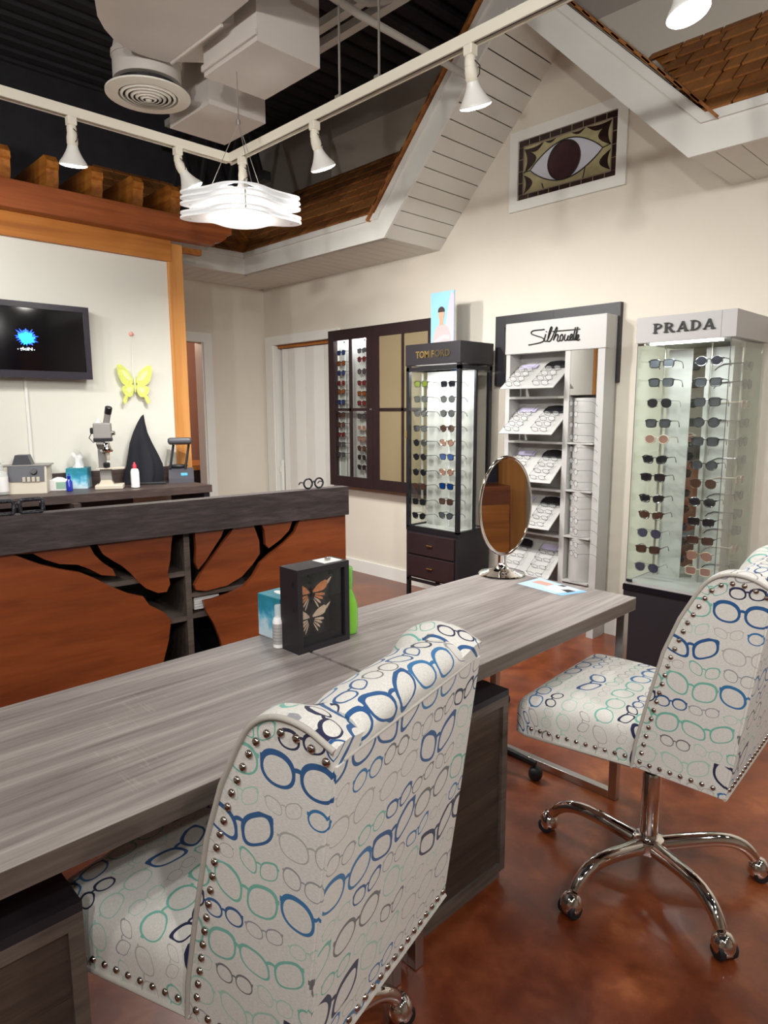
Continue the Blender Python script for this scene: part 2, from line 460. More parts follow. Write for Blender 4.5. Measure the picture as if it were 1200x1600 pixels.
# corrugated deck ceiling, ribs along y
b = MB(); pts = []
x = XL-.1
while x < XR+.1:
    pts += [(x, ZC), (x+.05, ZC), (x+.065, ZC-.04), (x+.135, ZC-.04)]; x += .15
for i in range(len(pts)-1):
    (xa, za), (xb, zb) = pts[i], pts[i+1]
    b.add([(xa, YF-.1, za), (xb, YF-.1, zb), (xb, YW+.1, zb), (xa, YW+.1, za)], [(0, 1, 2, 3)])
b.box(XL-.1, XR+.2, YF-.1, YW+.1, ZC+.005, ZC+.06)
struct('ceiling', b, 'ceiling_black')
# side room seen through the doorway
b = MB(); b.box(-7.6, -7.5, 1.2, 5.0, 0, 2.6); b.box(-7.5, XL-.1, 4.9, 5.0, 0, 2.6); b.box(-7.5, XL-.1, 1.2, 1.3, 0, 2.6); b.box(-7.6, XL-.1, 1.2, 5.0, 2.6, 2.7)
struct('wall_side_room', b, 'pink_wall')
# closet interior
b = MB(); b.box(DX0-.1, DX0, YW+.12, YW+.7, 0, 2.1); b.box(DX1, DX1+.1, YW+.12, YW+.7, 0, 2.1); b.box(DX0-.1, DX1+.1, YW+.7, YW+.75, 0, 2.1); b.box(DX0-.1, DX1+.1, YW+.12, YW+.75, 2.1, 2.15)
struct('wall_closet', b, 'cream')
# trims
def trim(name, mb): struct(name, mb, 'white_paint')
b = MB(); b.box(DX0-.12, DX0, YW-.02, YW, 0, DZ+.08); b.box(DX0, DX1+.08, YW-.02, YW, DZ, DZ+.08); b.box(DX1, DX1+.08, YW-.02, YW, 0, DZ)
b.box(DX0-.005, DX0+.012, YW-.004, YW+.12, 0, DZ)
trim('trim_1', b)
b = MB(); b.box(XL, XL+.02, EY1, EY1+.085, 0, EZ+.085); b.box(XL, XL+.02, EY0-.085, EY1, EZ, EZ+.085); b.box(XL, XL+.02, EY0-.085, EY0, 0, EZ)
b.box(XL-.12, XL+.004, EY1-.012, EY1+.005, 0, EZ)
trim('trim_2', b)
trim('baseboard_back', MB().box(DX1+.08, XR, YW-.018, YW, 0, .105))
trim('baseboard_left', MB().box(XL, XL+.018, EY1+.085, YW-.018, 0, .105))
trim('baseboard_closet', MB().box(XL+.018, DX0-.12, YW-.018, YW, 0, .105))

# folding closet door: leaves standing in a shallow zigzag
d = struct('door_1', MB().box(DX0+.02, DX1, YW+.03, YW+.09, DZ-.03, DZ-.004), 'cedar_rafter')
xs = [DX0+.055, DX0+.125, DX0+.255, DX0+.395, DX0+.535, DX0+.675, DX0+.80]
for i in range(len(xs)-1):
    y0, y1 = (YW+.055, YW+.067) if i % 2 == 0 else (YW+.067, YW+.055)
    m_ = MB(); xa, xb = xs[i], xs[i+1]-.004
    m_.add([(xa, y0, .02), (xb, y1, .02), (xb, y1+.025, .02), (xa, y0+.025, .02), (xa, y0, DZ-.035), (xb, y1, DZ-.035), (xb, y1+.025, DZ-.035), (xa, y0+.025, DZ-.035)],
           [(0, 1, 5, 4), (1, 2, 6, 5), (2, 3, 7, 6), (3, 0, 4, 7), (0, 3, 2, 1), (4, 5, 6, 7)])
    link('door_leaf', m_.mesh('door_leaf', 'white_paint'), d)
m_ = MB().box(DX0+.022, DX0+.05, YW+.02, YW+.05, .62, .92); m_.box(DX0+.03, DX0+.042, YW+.01, YW+.02, .80, .86)
link('latch', m_.mesh('latch', 'white_paint'), d)

# ------------------------------------------------------------------ faux eave: soffit planks, fascia, shingled roof
sof = struct('trim_3', MB().box(XE-.02, GL, YE-.0, YE+.02, SOF-.0, SOF+.02), 'soffit_white')
sof['label'] = 'white boarded soffit under the shingled eave'
def plank(vs):
    m_ = MB().add(vs, [(0, 1, 2, 3), (4, 7, 6, 5), (0, 4, 5, 1), (1, 5, 6, 2), (2, 6, 7, 3), (3, 7, 4, 0)])
    return link('plank', m_.mesh('plank', 'soffit_white'), sof)
def hplank(x0, x1, y0a, y0b, y1):   # board along y under the horizontal soffit
    z0, z1 = SOF, SOF+.015
    plank([(x0, y0a, z0), (x1, y0b, z0), (x1, y1, z0), (x0, y1, z0), (x0, y0a, z1), (x1, y0b, z1), (x1, y1, z1), (x0, y1, z1)])
x = XL
while x < GL-.02:
    x1 = min(x+.108, GL); g = .004
    ya = max(YE, YE+(XE-x)/(XE-XL)*(YW-YE)) if x < XE else YE
    yb = max(YE, YE+(XE-x1)/(XE-XL)*(YW-YE)) if x1 < XE else YE
    hplank(x+g/2, x1-g/2, ya, yb, YW); x = x1
x = GR
while x < .6:
    hplank(x+.002, x+.106, YE, YE, YW); x += .108
y = 2.2
while y < YW-.01:                    # boards of the left wall's soffit run along x
    y1 = min(y+.108, YW); z0, z1 = SOF+.001, SOF+.016
    xa = XE if y < YE else XE-(y-YE)/(YW-YE)*(XE-XL)
    xb = XE if y1 < YE else XE-(y1-YE)/(YW-YE)*(XE-XL)
    if xb < XL+.03: break
    plank([(XL, y+.002, z0), (xa, y+.002, z0), (xb, y1-.002, z0), (XL, y1-.002, z0), (XL, y+.002, z1), (xa, y+.002, z1), (xb, y1-.002, z1), (XL, y1-.002, z1)])
    y = y1
def gable_planks(foot, sgn):
    L = math.hypot(GA-foot, GZ-SOF); dx, dz = (GA-foot)/L, (GZ-SOF)/L
    nx, nz = -dz*sgn, dx*sgn         # outward normal (up and out)
    s = 0.
    while s < L-.01:
        s1 = min(s+.1, L); a, c = s+.003, s1-.003
        q = lambda t_, d_: (foot+dx*t_+nx*d_, SOF+dz*t_+nz*d_)
        (ax_, az), (cx_, cz), (ex, ez), (gx, gz) = q(a, 0), q(c, 0), q(c, .015), q(a, .015)
        plank([(ax_, YE, az), (ax_, YW, az), (cx_, YW, cz), (cx_, YE, cz), (gx, YE, gz), (gx, YW, gz), (ex, YW, ez), (ex, YE, ez)])
        s = s1
gable_planks(GL, 1); gable_planks(GR, -1)
# fascia boards
MT = math.tan(math.atan2(GZ-SOF, GA-GL)/2); MTR = math.tan(math.atan2(GZ-SOF, GR-GA)/2)
def hboard(x0, x1, w0, w1, y0, y1, sl=0., sr=0.):
    return MB().prism([(x0-sl*w0, SOF+w0), (x1+sr*w0, SOF+w0), (x1+sr*w1, SOF+w1), (x0-sl*w1, SOF+w1)], lambda a, c, dd: (a, dd, c), y0, y1)
fa = struct('trim_4', hboard(XE, GL, -.004, .125, YE-.02, YE, 0, -MT), 'white_paint')
def fpart(name, mb): link(name, mb.mesh(name, 'white_paint'), fa)
FH = .14
def rake(foot, y0, y1, w0, w1, dx_extra=0):
    L = math.hypot(GA-foot, GZ-SOF); dx, dz = (GA-foot)/L, (GZ-SOF)/L; s_ = 1 if foot < GA else -1
    nx, nz = -dz*s_, dx*s_
    # offset lines meet at vertical mitre over the apex and at the foot
    def line(o):
        k = (0 - nx*o - (foot-GA))/dx      # param where x == GA
        top = (GA, SOF + nz*o + dz*k)
        kf = (-.01 + .0 - nz*o)/dz if False else 0
        # foot mitre: bisector between horizontal board and rake
        bis = math.atan2(dz, abs(dx))/2
        fx = foot - s_*o*math.tan(bis); fz = SOF + o
        return (fx, fz), top
    (f0, t0), (f1, t1) = line(w0), line(w1)
    pts = [f0, t0, t1, f1]
    return MB().prism(pts, lambda a, c, dd: (a, dd, c), y0, y1)
fpart('rake_board', rake(GL, YE-.02, YE, -.004, .125)); fpart('rake_board', rake(GR, YE-.02, YE, -.004, .125))
fpart('crown_strip', rake(GL, YE-.035, YE, .125, .165)); fpart('crown_strip', rake(GR, YE-.035, YE, .125, .165))
fpart('fascia_board', hboard(GR, .7, -.004, .125, YE-.02, YE, -MTR)); fpart('crown_strip', hboard(GR, .7, .125, .165, YE-.035, YE, -MTR))
fpart('crown_strip', hboard(XE, GL, .125, .165, YE-.035, YE, 0, -MT))
fpart('fascia_board', MB().box(XE-.0, XE+.02, 2.2, YE, SOF-.004, SOF+.125)); fpart('crown_strip', MB().box(XE, XE+.035, 2.2, YE-.02, SOF+.125, SOF+.165))
# roof decks and shingles
RS = math.hypot(YW-YE+.02, .60); ra = math.atan2(.60, YW-YE+.02)     # slope length / pitch
ZR = SOF+.168
roof = struct('roof', MB().add([(XE+.03, YE-.02, ZR-.01), (GL-.09, YE-.02, ZR-.01), (GL-.09+.58*(GA-GL)/(GZ-SOF), YW, ZR+.59), (XL, YW, ZR+.59)], [(0, 1, 2, 3)]), 'cedar_rafter')
roof['label'] = 'cedar shingled eave roof'
def deck(vs): link('roof_deck', MB().add(vs, [tuple(range(len(vs)))]).mesh('roof_deck', 'cedar_rafter'), roof)
deck([(XE+.02, 2.2, ZR-.01), (XE+.02, YE, ZR-.01), (XL, YW, ZR+.59), (XL, 2.2, ZR+.59)])
deck([(GR+.09, YE-.02, ZR-.01), (.7, YE-.02, ZR-.01), (.7, YW, ZR+.59), (GR+.09-.58*(GA-GL)/(GZ-SOF), YW, ZR+.59)])
for foot in (GL, GR):                                                # gable roof skins
    s_ = 1 if foot < GA else -1
    L = math.hypot(GA-foot, GZ-SOF); dx, dz = (GA-foot)/L, (GZ-SOF)/L
    o = .168; k = (GA-foot+dz*s_*o)/dx; tz = SOF+dx*s_*o+dz*k
    bx = foot-s_*o*math.tan(math.atan2(dz, abs(dx))/2)
    deck([(bx, YE-.03, SOF+o), (bx, YW, SOF+o), (GA, YW, tz), (GA, YE-.03, tz)])
SHM = {}
def shmesh(wd):
    k = round(wd/.02)
    if k not in SHM:
        w_ = k*.02-.009; L = .17
        SHM[k] = MB().add([(0, 0, .0), (w_, 0, .0), (w_, L, .0), (0, L, .0), (0, 0, .010), (w_, 0, .010), (w_, L, .004), (0, L, .004)],
                          [(0, 3, 2, 1), (4, 5, 6, 7), (0, 1, 5, 4), (1, 2, 6, 5), (2, 3, 7, 6), (3, 0, 4, 7)]).mesh('shingle', 'shingle')
    return SHM[k]
EXPO = .112
def course_run(xlo, xhi, place):
    n = int(RS/EXPO)+1
    for c in range(n):
        s0 = c*EXPO; a, bnd = xlo(s0), xhi(s0); x = a - random.random()*.08
        while x < bnd:
            wd = random.choice((.08, .1, .12, .14, .16, .18)); wd = min(wd, max(.04, bnd-x))
            if x+wd > a: place(x, s0, wd)
            x += wd
def put_back(x, s, wd):
    o = link('shingle', shmesh(wd), roof, (x, YE-.025+s*math.cos(ra), ZR+s*math.sin(ra)+.004*random.random()), (ra-.055, 0, random.uniform(-.01, .01)))
def put_left(y, s, wd):
    link('shingle', shmesh(wd), roof, (XE+.025-s*math.cos(ra), y, ZR+s*math.sin(ra)+.004*random.random()), Matrix(((0, -1, 0), (1, 0, 0), (0, 0, 1))).to_euler() if False else (Matrix.Rotation(PI/2, 3, 'Z') @ Matrix.Rotation(ra-.055, 3, 'X')).to_euler())
cg = (GA-GL)/(GZ-SOF)
course_run(lambda s: XE+.03-s*math.cos(ra), lambda s: GL-.06+s*math.sin(ra)*cg*.95, put_back)
course_run(lambda s: GR+.08-s*math.sin(ra)*cg*.95, lambda s: .5, put_back)
course_run(lambda s: 2.3, lambda s: YE-.02+s*math.cos(ra)-.05, put_left)
# shingle butts along the two rakes
for foot in (GL, GR):
    s_ = 1 if foot < GA else -1
    L = math.hypot(GA-foot, GZ-SOF); dx, dz = (GA-foot)/L, (GZ-SOF)/L; ang = math.atan2(dz, dx)
    n = int((L+.1)/EXPO)
    for c in range(n+1):
        t_ = .0+c*EXPO; wd = min(.17, L+.10-(.0+c*EXPO))
        M_ = Matrix(((dx, 0, -dz*s_), (0, 1, 0), (dz, 0, dx*s_)))
        m_ = MB()
        cen = Vector((foot+dx*(t_+wd/2)-dz*s_*(.178+.004), YE+.12, SOF+dz*(t_+wd/2)+dx*s_*.182))
        tilt = Matrix.Rotation(-.04*1, 3, 'Y')
        m_.obox((0, 0, 0), (wd, .36, .012), M_ @ tilt)
        o = link('shingle', m_.mesh('shingle', 'shingle'), roof, cen)

# ------------------------------------------------------------------ partition with pergola
XP = -4.62
struct('wall_partition', MB().box(XP-.1, XP, -1.08, 2.39, 0, 2.60), 'cream_part')
pg = thing('pergola', 'cedar pergola beam with scrolled rafter tails above the cream television wall', 'pergola', (XP, 2.4, 0))
part('post', MB().rbox((XP-.035, 2.43, 1.285), (.115, .115, 2.57), .006), 'pine_post', pg)
part('post', MB().rbox((XP-.035, -1.14, 1.285), (.115, .115, 2.57), .006), 'pine_post', pg)
part('header', MB().rbox((XP+.0, .0, 2.515), (.06, 4.80, .145), .006), 'cedar_header', pg)
part('header_stub', MB().rbox((XP-.06, 2.58, 2.555), (.045, .19, .04), .004), 'cedar_rafter', pg)
def ogee_y():
    e = 2.84; pts = [(-2.4, 2.585), (e-.15, 2.585), (e-.145, 2.605), (e-.09, 2.615), (e-.05, 2.645), (e-.035, 2.675), (e, 2.68), (e, 2.745), (-2.4, 2.745)]
    return MB().prism(pts, lambda a, c, d_: (d_, a, c), XP+.03, XP+.12)
part('beam', ogee_y(), 'cedar_beam', pg)
for i in range(12):
    yy = 2.385-.27*i
    pts = [(XP-.8, 2.83), (XP-.16, 2.83), (XP-.10, 2.745), (XP+.03, 2.745), (XP+.065, 2.765), (XP+.08, 2.80), (XP+.085, 2.86), (XP+.10, 2.87), (XP+.10, 2.905), (XP+.06, 2.945), (XP-.8, 2.945)]
    part('rafter', MB().prism(pts, lambda a, c, d_: (a, d_, c), yy, yy+.07), 'cedar_rafter', pg)

# ================================================================== CEILING FIXTURES
ZD = 2.96                                                     # underside of the duct boxes
def ductbox(name, label, c0, c1, ztop):
    t = thing(name, label, 'duct', ((c0[0]+c1[0])/2, (c0[1]+c1[1])/2, ztop))
    return t
pb = [PZ(500, 107, ZD), PZ(416, 157, ZD), PZ(324, 117, ZD)]
bx0, bx1, by0, by1 = pb[1].x, pb[0].x, pb[2].y, pb[0].y
ps = [PZ(415, 193, ZD), PZ(352, 227, ZD), PZ(267, 200, ZD)]
sx0, sx1, sy0, sy1 = ps[1].x, ps[0].x, ps[2].y, ps[0].y
t = thing('ceiling_duct', 'large grey sheet metal duct box hanging nearest the track', 'duct', ((bx0+bx1)/2, (by0+by1)/2, ZC))
part('riser', MB().box(bx0, bx1, by0, by1, ZD, ZC), 'duct_grey', t)
part('seam_flange', MB().box(bx0-.004, bx1+.004, by0-.012, by0-.002, ZD+.02, ZD+.045), 'duct_grey', t)
t = thing('ceiling_duct', 'smaller grey duct box behind the round ceiling diffuser', 'duct', ((sx0+sx1)/2, (sy0+sy1)/2, ZC))
part('riser', MB().box(sx0, sx1, sy0, sy1, ZD, ZD+.22), 'duct_grey', t)
part('neck', MB().box(sx0+.05, sx1+.1, sy0+.05, sy1-.05, ZD+.22, ZC), 'duct_grey', t)
# round diffuser on an elbow
cdf = PZ(232, 152, ZD); rd = .205
t = thing('ceiling_diffuser', 'round white louvred ceiling diffuser with concentric rings', 'diffuser', (cdf.x, cdf.y, ZD+.05))
prof = [(rd*.70, 0), (rd, .004), (rd*1.0, .012), (rd*.8, .03), (rd*.70, .03)]
part('rim', MB().lathe(prof, 40, cdf, ring=True), 'diffuser_white', t, smooth=40)
for i, k in enumerate((.60, .48, .36, .25, .14)):
    r_ = rd*k
    part('louvre_ring', MB().lathe([(r_, -.004), (r_+.012, .004), (r_+.011, .007), (r_-.002, -.001)], 36, cdf - Vector((0, 0, .003*i)), ring=True), 'diffuser_white', t, smooth=40)
part('core', MB().lathe([(.003, -.022), (.014, -.018), (.02, .0), (.003, .004)], 16, cdf), 'diffuser_white', t, smooth=40)
part('backing', MB().lathe([(rd*.74, .028), (rd*.74, .05)], 32, cdf), 'black_satin', t)
t = thing('round_duct', 'round grey duct elbow above the ceiling diffuser', 'duct', (cdf.x, cdf.y, ZD+.06))
el = [cdf+Vector((0, 0, .06)), cdf+Vector((.0, 0, .17)), cdf+Vector((.03, .015, .26)), cdf+Vector((.10, .05, .34)), cdf+Vector((.22, .10, .40)), cdf+Vector((.5, .2, .43))]
part('elbow', MB().tube(el, rd*.80, 28), 'duct_grey', t, smooth=40)
part('band', MB().tube([el[1]+Vector((0, 0, -.01)), el[1]+Vector((.002, 0, .012))], rd*.825, 28), 'duct_grey', t, smooth=40)
# wide plenum with a rounded end
zp = 3.06
edge = [PZ(a, c, zp) for a, c in ((146, -30), (148, 0), (152, 25), (163, 45), (178, 62), (195, 74), (215, 84), (240, 92), (265, 98))]
e2 = PZ(345, 37, zp)
poly = [(p.x, p.y) for p in edge] + [(e2.x, e2.y), (e2.x+.9, e2.y-.02), (e2.x+.9, edge[0].y-.3), (edge[0].x+.2, edge[0].y-.3)]
t = thing('plenum', 'broad grey plenum duct with rounded end at the ceiling', 'duct', (poly[0][0], poly[0][1], ZC))
part('plenum_body', MB().prism(poly, lambda a, c, d_: (a, c, d_), zp, zp+.5), 'duct_grey', t)
q = [PZ(a, c, zp+.03) for a, c in ((272, 97), (345, 37), (398, 36), (322, 98))]
part('link_panel', MB().prism([(p.x, p.y) for p in q], lambda a, c, d_: (a, c, d_), zp+.03, zp+.3), 'duct_grey', t)
part('flange', MB().tube([edge[-1]+Vector((.01, .005, -.004)), e2+Vector((.0, .005, -.004))], .008, 6), 'duct_grey', t)

# truss, struts and conduit under the deck
t = thing('ceiling_truss', 'black open web steel truss in the dark left of the ducts', 'truss', (-5.2, 2.6, 3.1))
part('chord', MB().box(-5.56, -4.1, 2.86, 2.92, 2.98, 3.04), 'truss_black', t); part('chord', MB().box(-5.56, -4.1, 2.86, 2.92, 3.55, 3.61), 'truss_black', t)
for i in range(3):
    xa = -5.5+.45*i
    part('web', MB().tube([(xa, 2.89, 3.0), (xa+.22, 2.89, 3.58)], .02, 6), 'truss_black', t); part('web', MB().tube([(xa+.22, 2.89, 3.58), (xa+.44, 2.89, 3.0)], .02, 6), 'truss_black', t)
t = thing('ceiling_strut', 'pale steel strut channel holding the track rods', 'strut', (-2.9, 2.15, 3.05))
zs = 3.055; yt = 2.10
part('channel', MB().box(-4.6, -2.20, yt+.30, yt+.35, zs+.28, zs+.32), 'steel_paint', t)
part('channel', MB().box(-4.6, -2.25, yt+.42, yt+.47, zs+.28, zs+.32), 'steel_paint', t)
def pipe(label, pts, r): 
    o = solo('conduit', MB().tube(pts, r, 10), 'steel_paint', label, 'conduit', smooth=40)
pp = [PZ(a, c, 3.15) for a, c in ((490, -25), (560, 22), (655, 75), (740, 125))]
pipe('straight grey conduit pipe running above the long track', pp, .018)
pq = [PZ(a, c, 3.25) for a, c in ((545, -30), (556, -4), (575, 5), (600, 2), (625, -8), (650, -30))]
pipe('bent grey conduit pipe at the top edge of the photo', pq, .016)

# ------------------------------------------------------------------ lighting track
ZT = 2.72; TC = PZ(360, 253, ZT); YT = TC.y; XT = TC.x
def track(name, label, x0, x1, y0, y1):
    t = thing(name, label, 'track', ((x0+x1)/2, (y0+y1)/2, ZT))
    dx, dy = x1-x0, y1-y0
    part('rail', MB().box(x0, x1, y0, y1, ZT, ZT+.035), 'track_white', t)
    if dx > dy:
        part('slot', MB().box(x0+.03, x1, (y0+y1)/2-.006, (y0+y1)/2+.006, ZT-.0015, ZT), 'wire_dark', t)
        part('lip', MB().box(x0, x1, y0, y0+.008, ZT-.008, ZT), 'track_white', t); part('lip', MB().box(x0, x1, y1-.008, y1, ZT-.008, ZT), 'track_white', t)
    else:
        part('slot', MB().box((x0+x1)/2-.006, (x0+x1)/2+.006, y0, y1-.03, ZT-.0015, ZT), 'wire_dark', t)
        part('lip', MB().box(x0, x0+.008, y0, y1, ZT-.008, ZT), 'track_white', t); part('lip', MB().box(x1-.008, x1, y0, y1, ZT-.008, ZT), 'track_white', t)
    return t
track('lighting_track', 'long white lighting track crossing toward the gable', XT-.02, 1.8, YT-.02, YT+.02)
track('lighting_track', 'white lighting track running over the reception counter', XT-.02, XT+.02, -2.2, YT-.021)
for xx, n_ in ((-2.42, 'left'), (-2.17, 'right')):
    t = thing('track_rod', 'thin steel rod holding up the long track, %s of the pair' % n_, 'rod', (xx, YT, ZT+.035), group='track hanger rods')
    part('rod', MB().tube([(xx, YT, ZT+.035), (xx, YT, ZC-.03)], .005, 8), 'cable_steel', t)
    part('clamp', MB().rbox((xx, YT, ZT+.043), (.03, .036, .014), .003), 'cable_steel', t)

def track_lamp(x, y, target, label, power=LAMP_W, spread=75., z=ZT, seen=True):
    t = thing('track_lamp', label, 'track light', (x, y, z), group='white bulb heads on the lighting tracks')
    a = Vector((x, y, z-.008)); d = Vector(target).normalized() if target[2] < 0 else (Vector(target)-Vector((x, y, z-.17))).normalized()
    part('adapter', MB().rbox((x, y, z-.022), (.04, .04, .04), .005), 'track_white', t)
    k1 = Vector((x, y, z-.060))
    part('swivel', MB().lathe([(.005, -.024), (.016, -.022), (.021, -.01), (.021, .01), (.016, .02), (.010, .03)], 16, k1), 'track_white', t, smooth=35)
    k2 = k1 - Vector((0, 0, .014)) + d*.026
    sock = MB().lathe([(.010, -.030), (.020, -.027), (.024, -.008), (.024, .016), (.021, .024)], 16, k2, aim(d))
    so = part('socket', sock, 'track_white', t, smooth=35)
    wl = [k1+Vector((.02, 0, .0)), k1+Vector((.036, .012, -.02)), k2+Vector((.030, .01, -.006)), k2+d*.02+Vector((.018, 0, 0))]
    part('wire', MB().tube(wl, .0022, 5), 'wire_dark', t)
    prof = [(.019, .014), (.022, .025), (.025, .036), (.031, .050), (.043, .072), (.056, .090), (.0605, .098), (.0605, .102)]
    bo = part('bulb', MB().lathe(prof, 28, k2, aim(d)), 'lamp_white', t, smooth=35)
    part('bulb_face', MB().lathe([(.0600, .1025), (.055, .108), (.035, .1135), (.001, .1155)], 28, k2, aim(d)), 'bulb_glow', bo, smooth=35)
    L = bpy.data.lights.new('bulb_light', 'SPOT'); L.energy = power; L.color = BULB_COL; L.spot_size = math.radians(160); L.spot_blend = .85
    L.shadow_soft_size = .055
    lo = link('bulb_light', L, t); lo.parent = None
    lo.location = k2 + d*.135; lo.rotation_euler = (-d).to_track_quat('Z', 'Y').to_euler()
    return t
def on_x(px_, py_): return PZ(px_, py_, ZT).x
def on_y(px_, py_): return PZ(px_, py_, ZT).y
track_lamp(on_x(724, 62), YT, (-.14, .49, -1), 'white track bulb in front of the left gable slope', power=LAMP_W*.55)
track_lamp(on_x(487, 187), YT, (-.09, .50, -1), 'white track bulb over the shingled roof, right of pendant', power=LAMP_W*1.0)
track_lamp(on_x(378, 244)+.0, YT, (.0, .02, -1), 'white track bulb pointing straight down above the pendant', power=LAMP_W*.6)
track_lamp(XT, on_y(262, 238), (.10, .57, -1), 'white track bulb tilted toward the pendant, near the track corner', power=LAMP_W*1.25)
track_lamp(XT, on_y(103, 187), (-.30, .10, -1), 'white track bulb above the rafter tails, left of frame', power=LAMP_W*.23)
# bulb at the top right edge: its face is seen
track_lamp(-.93, YT, (-.45, 2.2, .6), 'bright bulb face at the top right corner of the room', power=LAMP_W*.38)
for i, (x, tg) in enumerate(((-.2, (-.4, 3.7, 1.4)), (.5, (.2, 3.7, 1.3)))):  # extra bulbs added out of view beyond the right edge
    track_lamp(x, YT, tg, 'added white track bulb on the long track, unseen past the right edge, %s' % ('nearer' if i == 0 else 'farther'), power=LAMP_W*.05)
for i, y in enumerate((.35, -.4, -1.3)):  # extra bulbs added out of view beyond the left edge
    track_lamp(XT, y, ((-4.4, .4, 1.9) if i < 2 else (-3.0, -1.3, .6)), 'added white track bulb unseen past the left edge, number %s from the corner' % ('three', 'four', 'five')[i], power=LAMP_W*.5)
# added unseen run behind the camera, fill for gable, chairs and desk tops
track('lighting_track', 'added white lighting track, unseen behind the photographer', -1.6, 1.8, -1.02, -.98)
for i, (x, tg) in enumerate(((-1.3, (-3.0, 3.3, 2.75)), (-.5, (-1.6, 3.3, 2.7)), (.4, (-.7, 1.0, .6)), (1.3, (.0, 1.2, .3)))):
    track_lamp(x, -1.0, tg, 'added fill bulb on the unseen rear track behind the photographer, %s from the left' % ('first', 'second', 'third', 'fourth')[i], power=LAMP_W*(.95 if i < 2 else .5))
track('lighting_track', 'added white lighting track, unseen along the right side of the shop', .98, 1.02, -.9, 3.0)  # added unseen run, fill light from the right
for i, (y, tg) in enumerate(((.2, (-.6, .7, .5)), (1.3, (-1.0, 1.6, .6)), (2.6, (-.6, 2.0, .3)))):
    track_lamp(1.0, y, tg, 'added fill bulb on the unseen right hand track, %s one' % ('first', 'second', 'third')[i], power=LAMP_W*(.62, .62, .25)[i])
# warm lamp of the side room
L = bpy.data.lights.new('side_room_lamp', 'POINT'); L.energy = 22; L.color = (1, .72, .55); L.shadow_soft_size = .12
lo = link('side_room_lamp', L); lo.location = (-6.5, 3.0, 2.2)

# ------------------------------------------------------------------ pendant
pc = PZ(377, 325, 2.36)
sz = mpp(pc)*186/2
pd = thing('pendant_lamp', 'glowing white pendant of stacked lobed acrylic plates', 'pendant', (pc.x, pc.y, 2.36))
va = math.atan2(-pc.x, pc.y)                                         # turn the long lobes square to the shop
rdir = Vector((math.cos(va), math.sin(va), 0)); fdir = Vector((-math.sin(va), math.cos(va), 0))
def plate(z, k=1., hole=.30):
    m_ = MB(); n = 64; rings = 10; top = []; vs = []; fs = []
    def P_(th, f, dz):
        c, s = math.cos(th), math.sin(th)
        lob = (1+.16*math.cos(4*th)) / (1.16)
        rx = sz*k*lob*c; ry = sz*.62*k*lob*s
        x = rx*f; y = ry*f; rr = math.hypot(x, y)
        zz = z + .055*math.exp(-(rr/(sz*.45))**2) + dz
        return pc.xy.to_3d() + rdir*x + fdir*y + Vector((0, 0, zz))
    for side, dz in ((0, 0), (1, .0085)):
        for i in range(rings+1):
            f = hole+(1-hole)*i/rings
            f2 = f if 0 < i < rings else f
            for j in range(n): vs.append(P_(2*PI*j/n, f2, dz))
    N = (rings+1)*n
    for i in range(rings):
        for j in range(n):
            a, c = i*n+j, i*n+(j+1) % n
            fs.append((a, c, c+n, a+n)); fs.append((N+a, N+a+n, N+c+n, N+c))
    for j in range(n):
        a, c = j, (j+1) % n
        fs.append((a, N+a, N+c, c)); a += rings*n; c += rings*n; fs.append((a, c, N+c, N+a))
    return m_.add(vs, fs)
z0 = 2.36 - 0.062
for i, dz in enumerate((0, .021, .062, .088, .113)):
    part('plate', plate(z0+dz, 1-.004*i), 'glow_acrylic', pd, smooth=40)
for sx_ in (-.85, .85):
    p = pc.xy.to_3d()+rdir*(sz*sx_*.97)
    part('spacer', MB().tube([p+Vector((0, 0, z0)), p+Vector((0, 0, z0+.12))], .006, 8), 'lamp_white', pd)
p = pc.xy.to_3d()-fdir*(sz*.5)+rdir*.02
part('front_spacer', MB().tube([p+Vector((0, 0, z0+.02)), p+Vector((0, 0, z0+.15))], .005, 8), 'cable_steel', pd)
nodez = 2.74
for sx_, sy_ in ((-.5, 0), (.18, -.4), (.38, .3)):
    q = pc.xy.to_3d()+rdir*(sz*sx_)+fdir*(sz*sy_)
    part('suspension_wire', MB().tube([q+Vector((0, 0, z0+.14)), Vector((pc.x, pc.y, nodez))], .0018, 5), 'cable_steel', pd)
part('node', MB().lathe([(.002, -.012), (.011, -.01), (.011, .01), (.002, .012)], 12, (pc.x, pc.y, nodez)), 'cable_steel', pd, smooth=40)
part('cable', MB().tube([(pc.x, pc.y, nodez), (pc.x, pc.y, ZC-.03)], .003, 6), 'cable_steel', pd)
part('globe', MB().lathe([(.001, -.05), (.03, -.042), (.05, -.01), (.045, .02), (.02, .045), (.014, .08)], 20, (pc.x, pc.y, z0+.07)), 'bulb_glow', pd, smooth=40)
L = bpy.data.lights.new('pendant_light', 'POINT'); L.energy = 3.2; L.color = (1, .95, .88); L.shadow_soft_size = .06
lo = link('pendant_light', L); lo.location = (pc.x, pc.y, z0-.0)

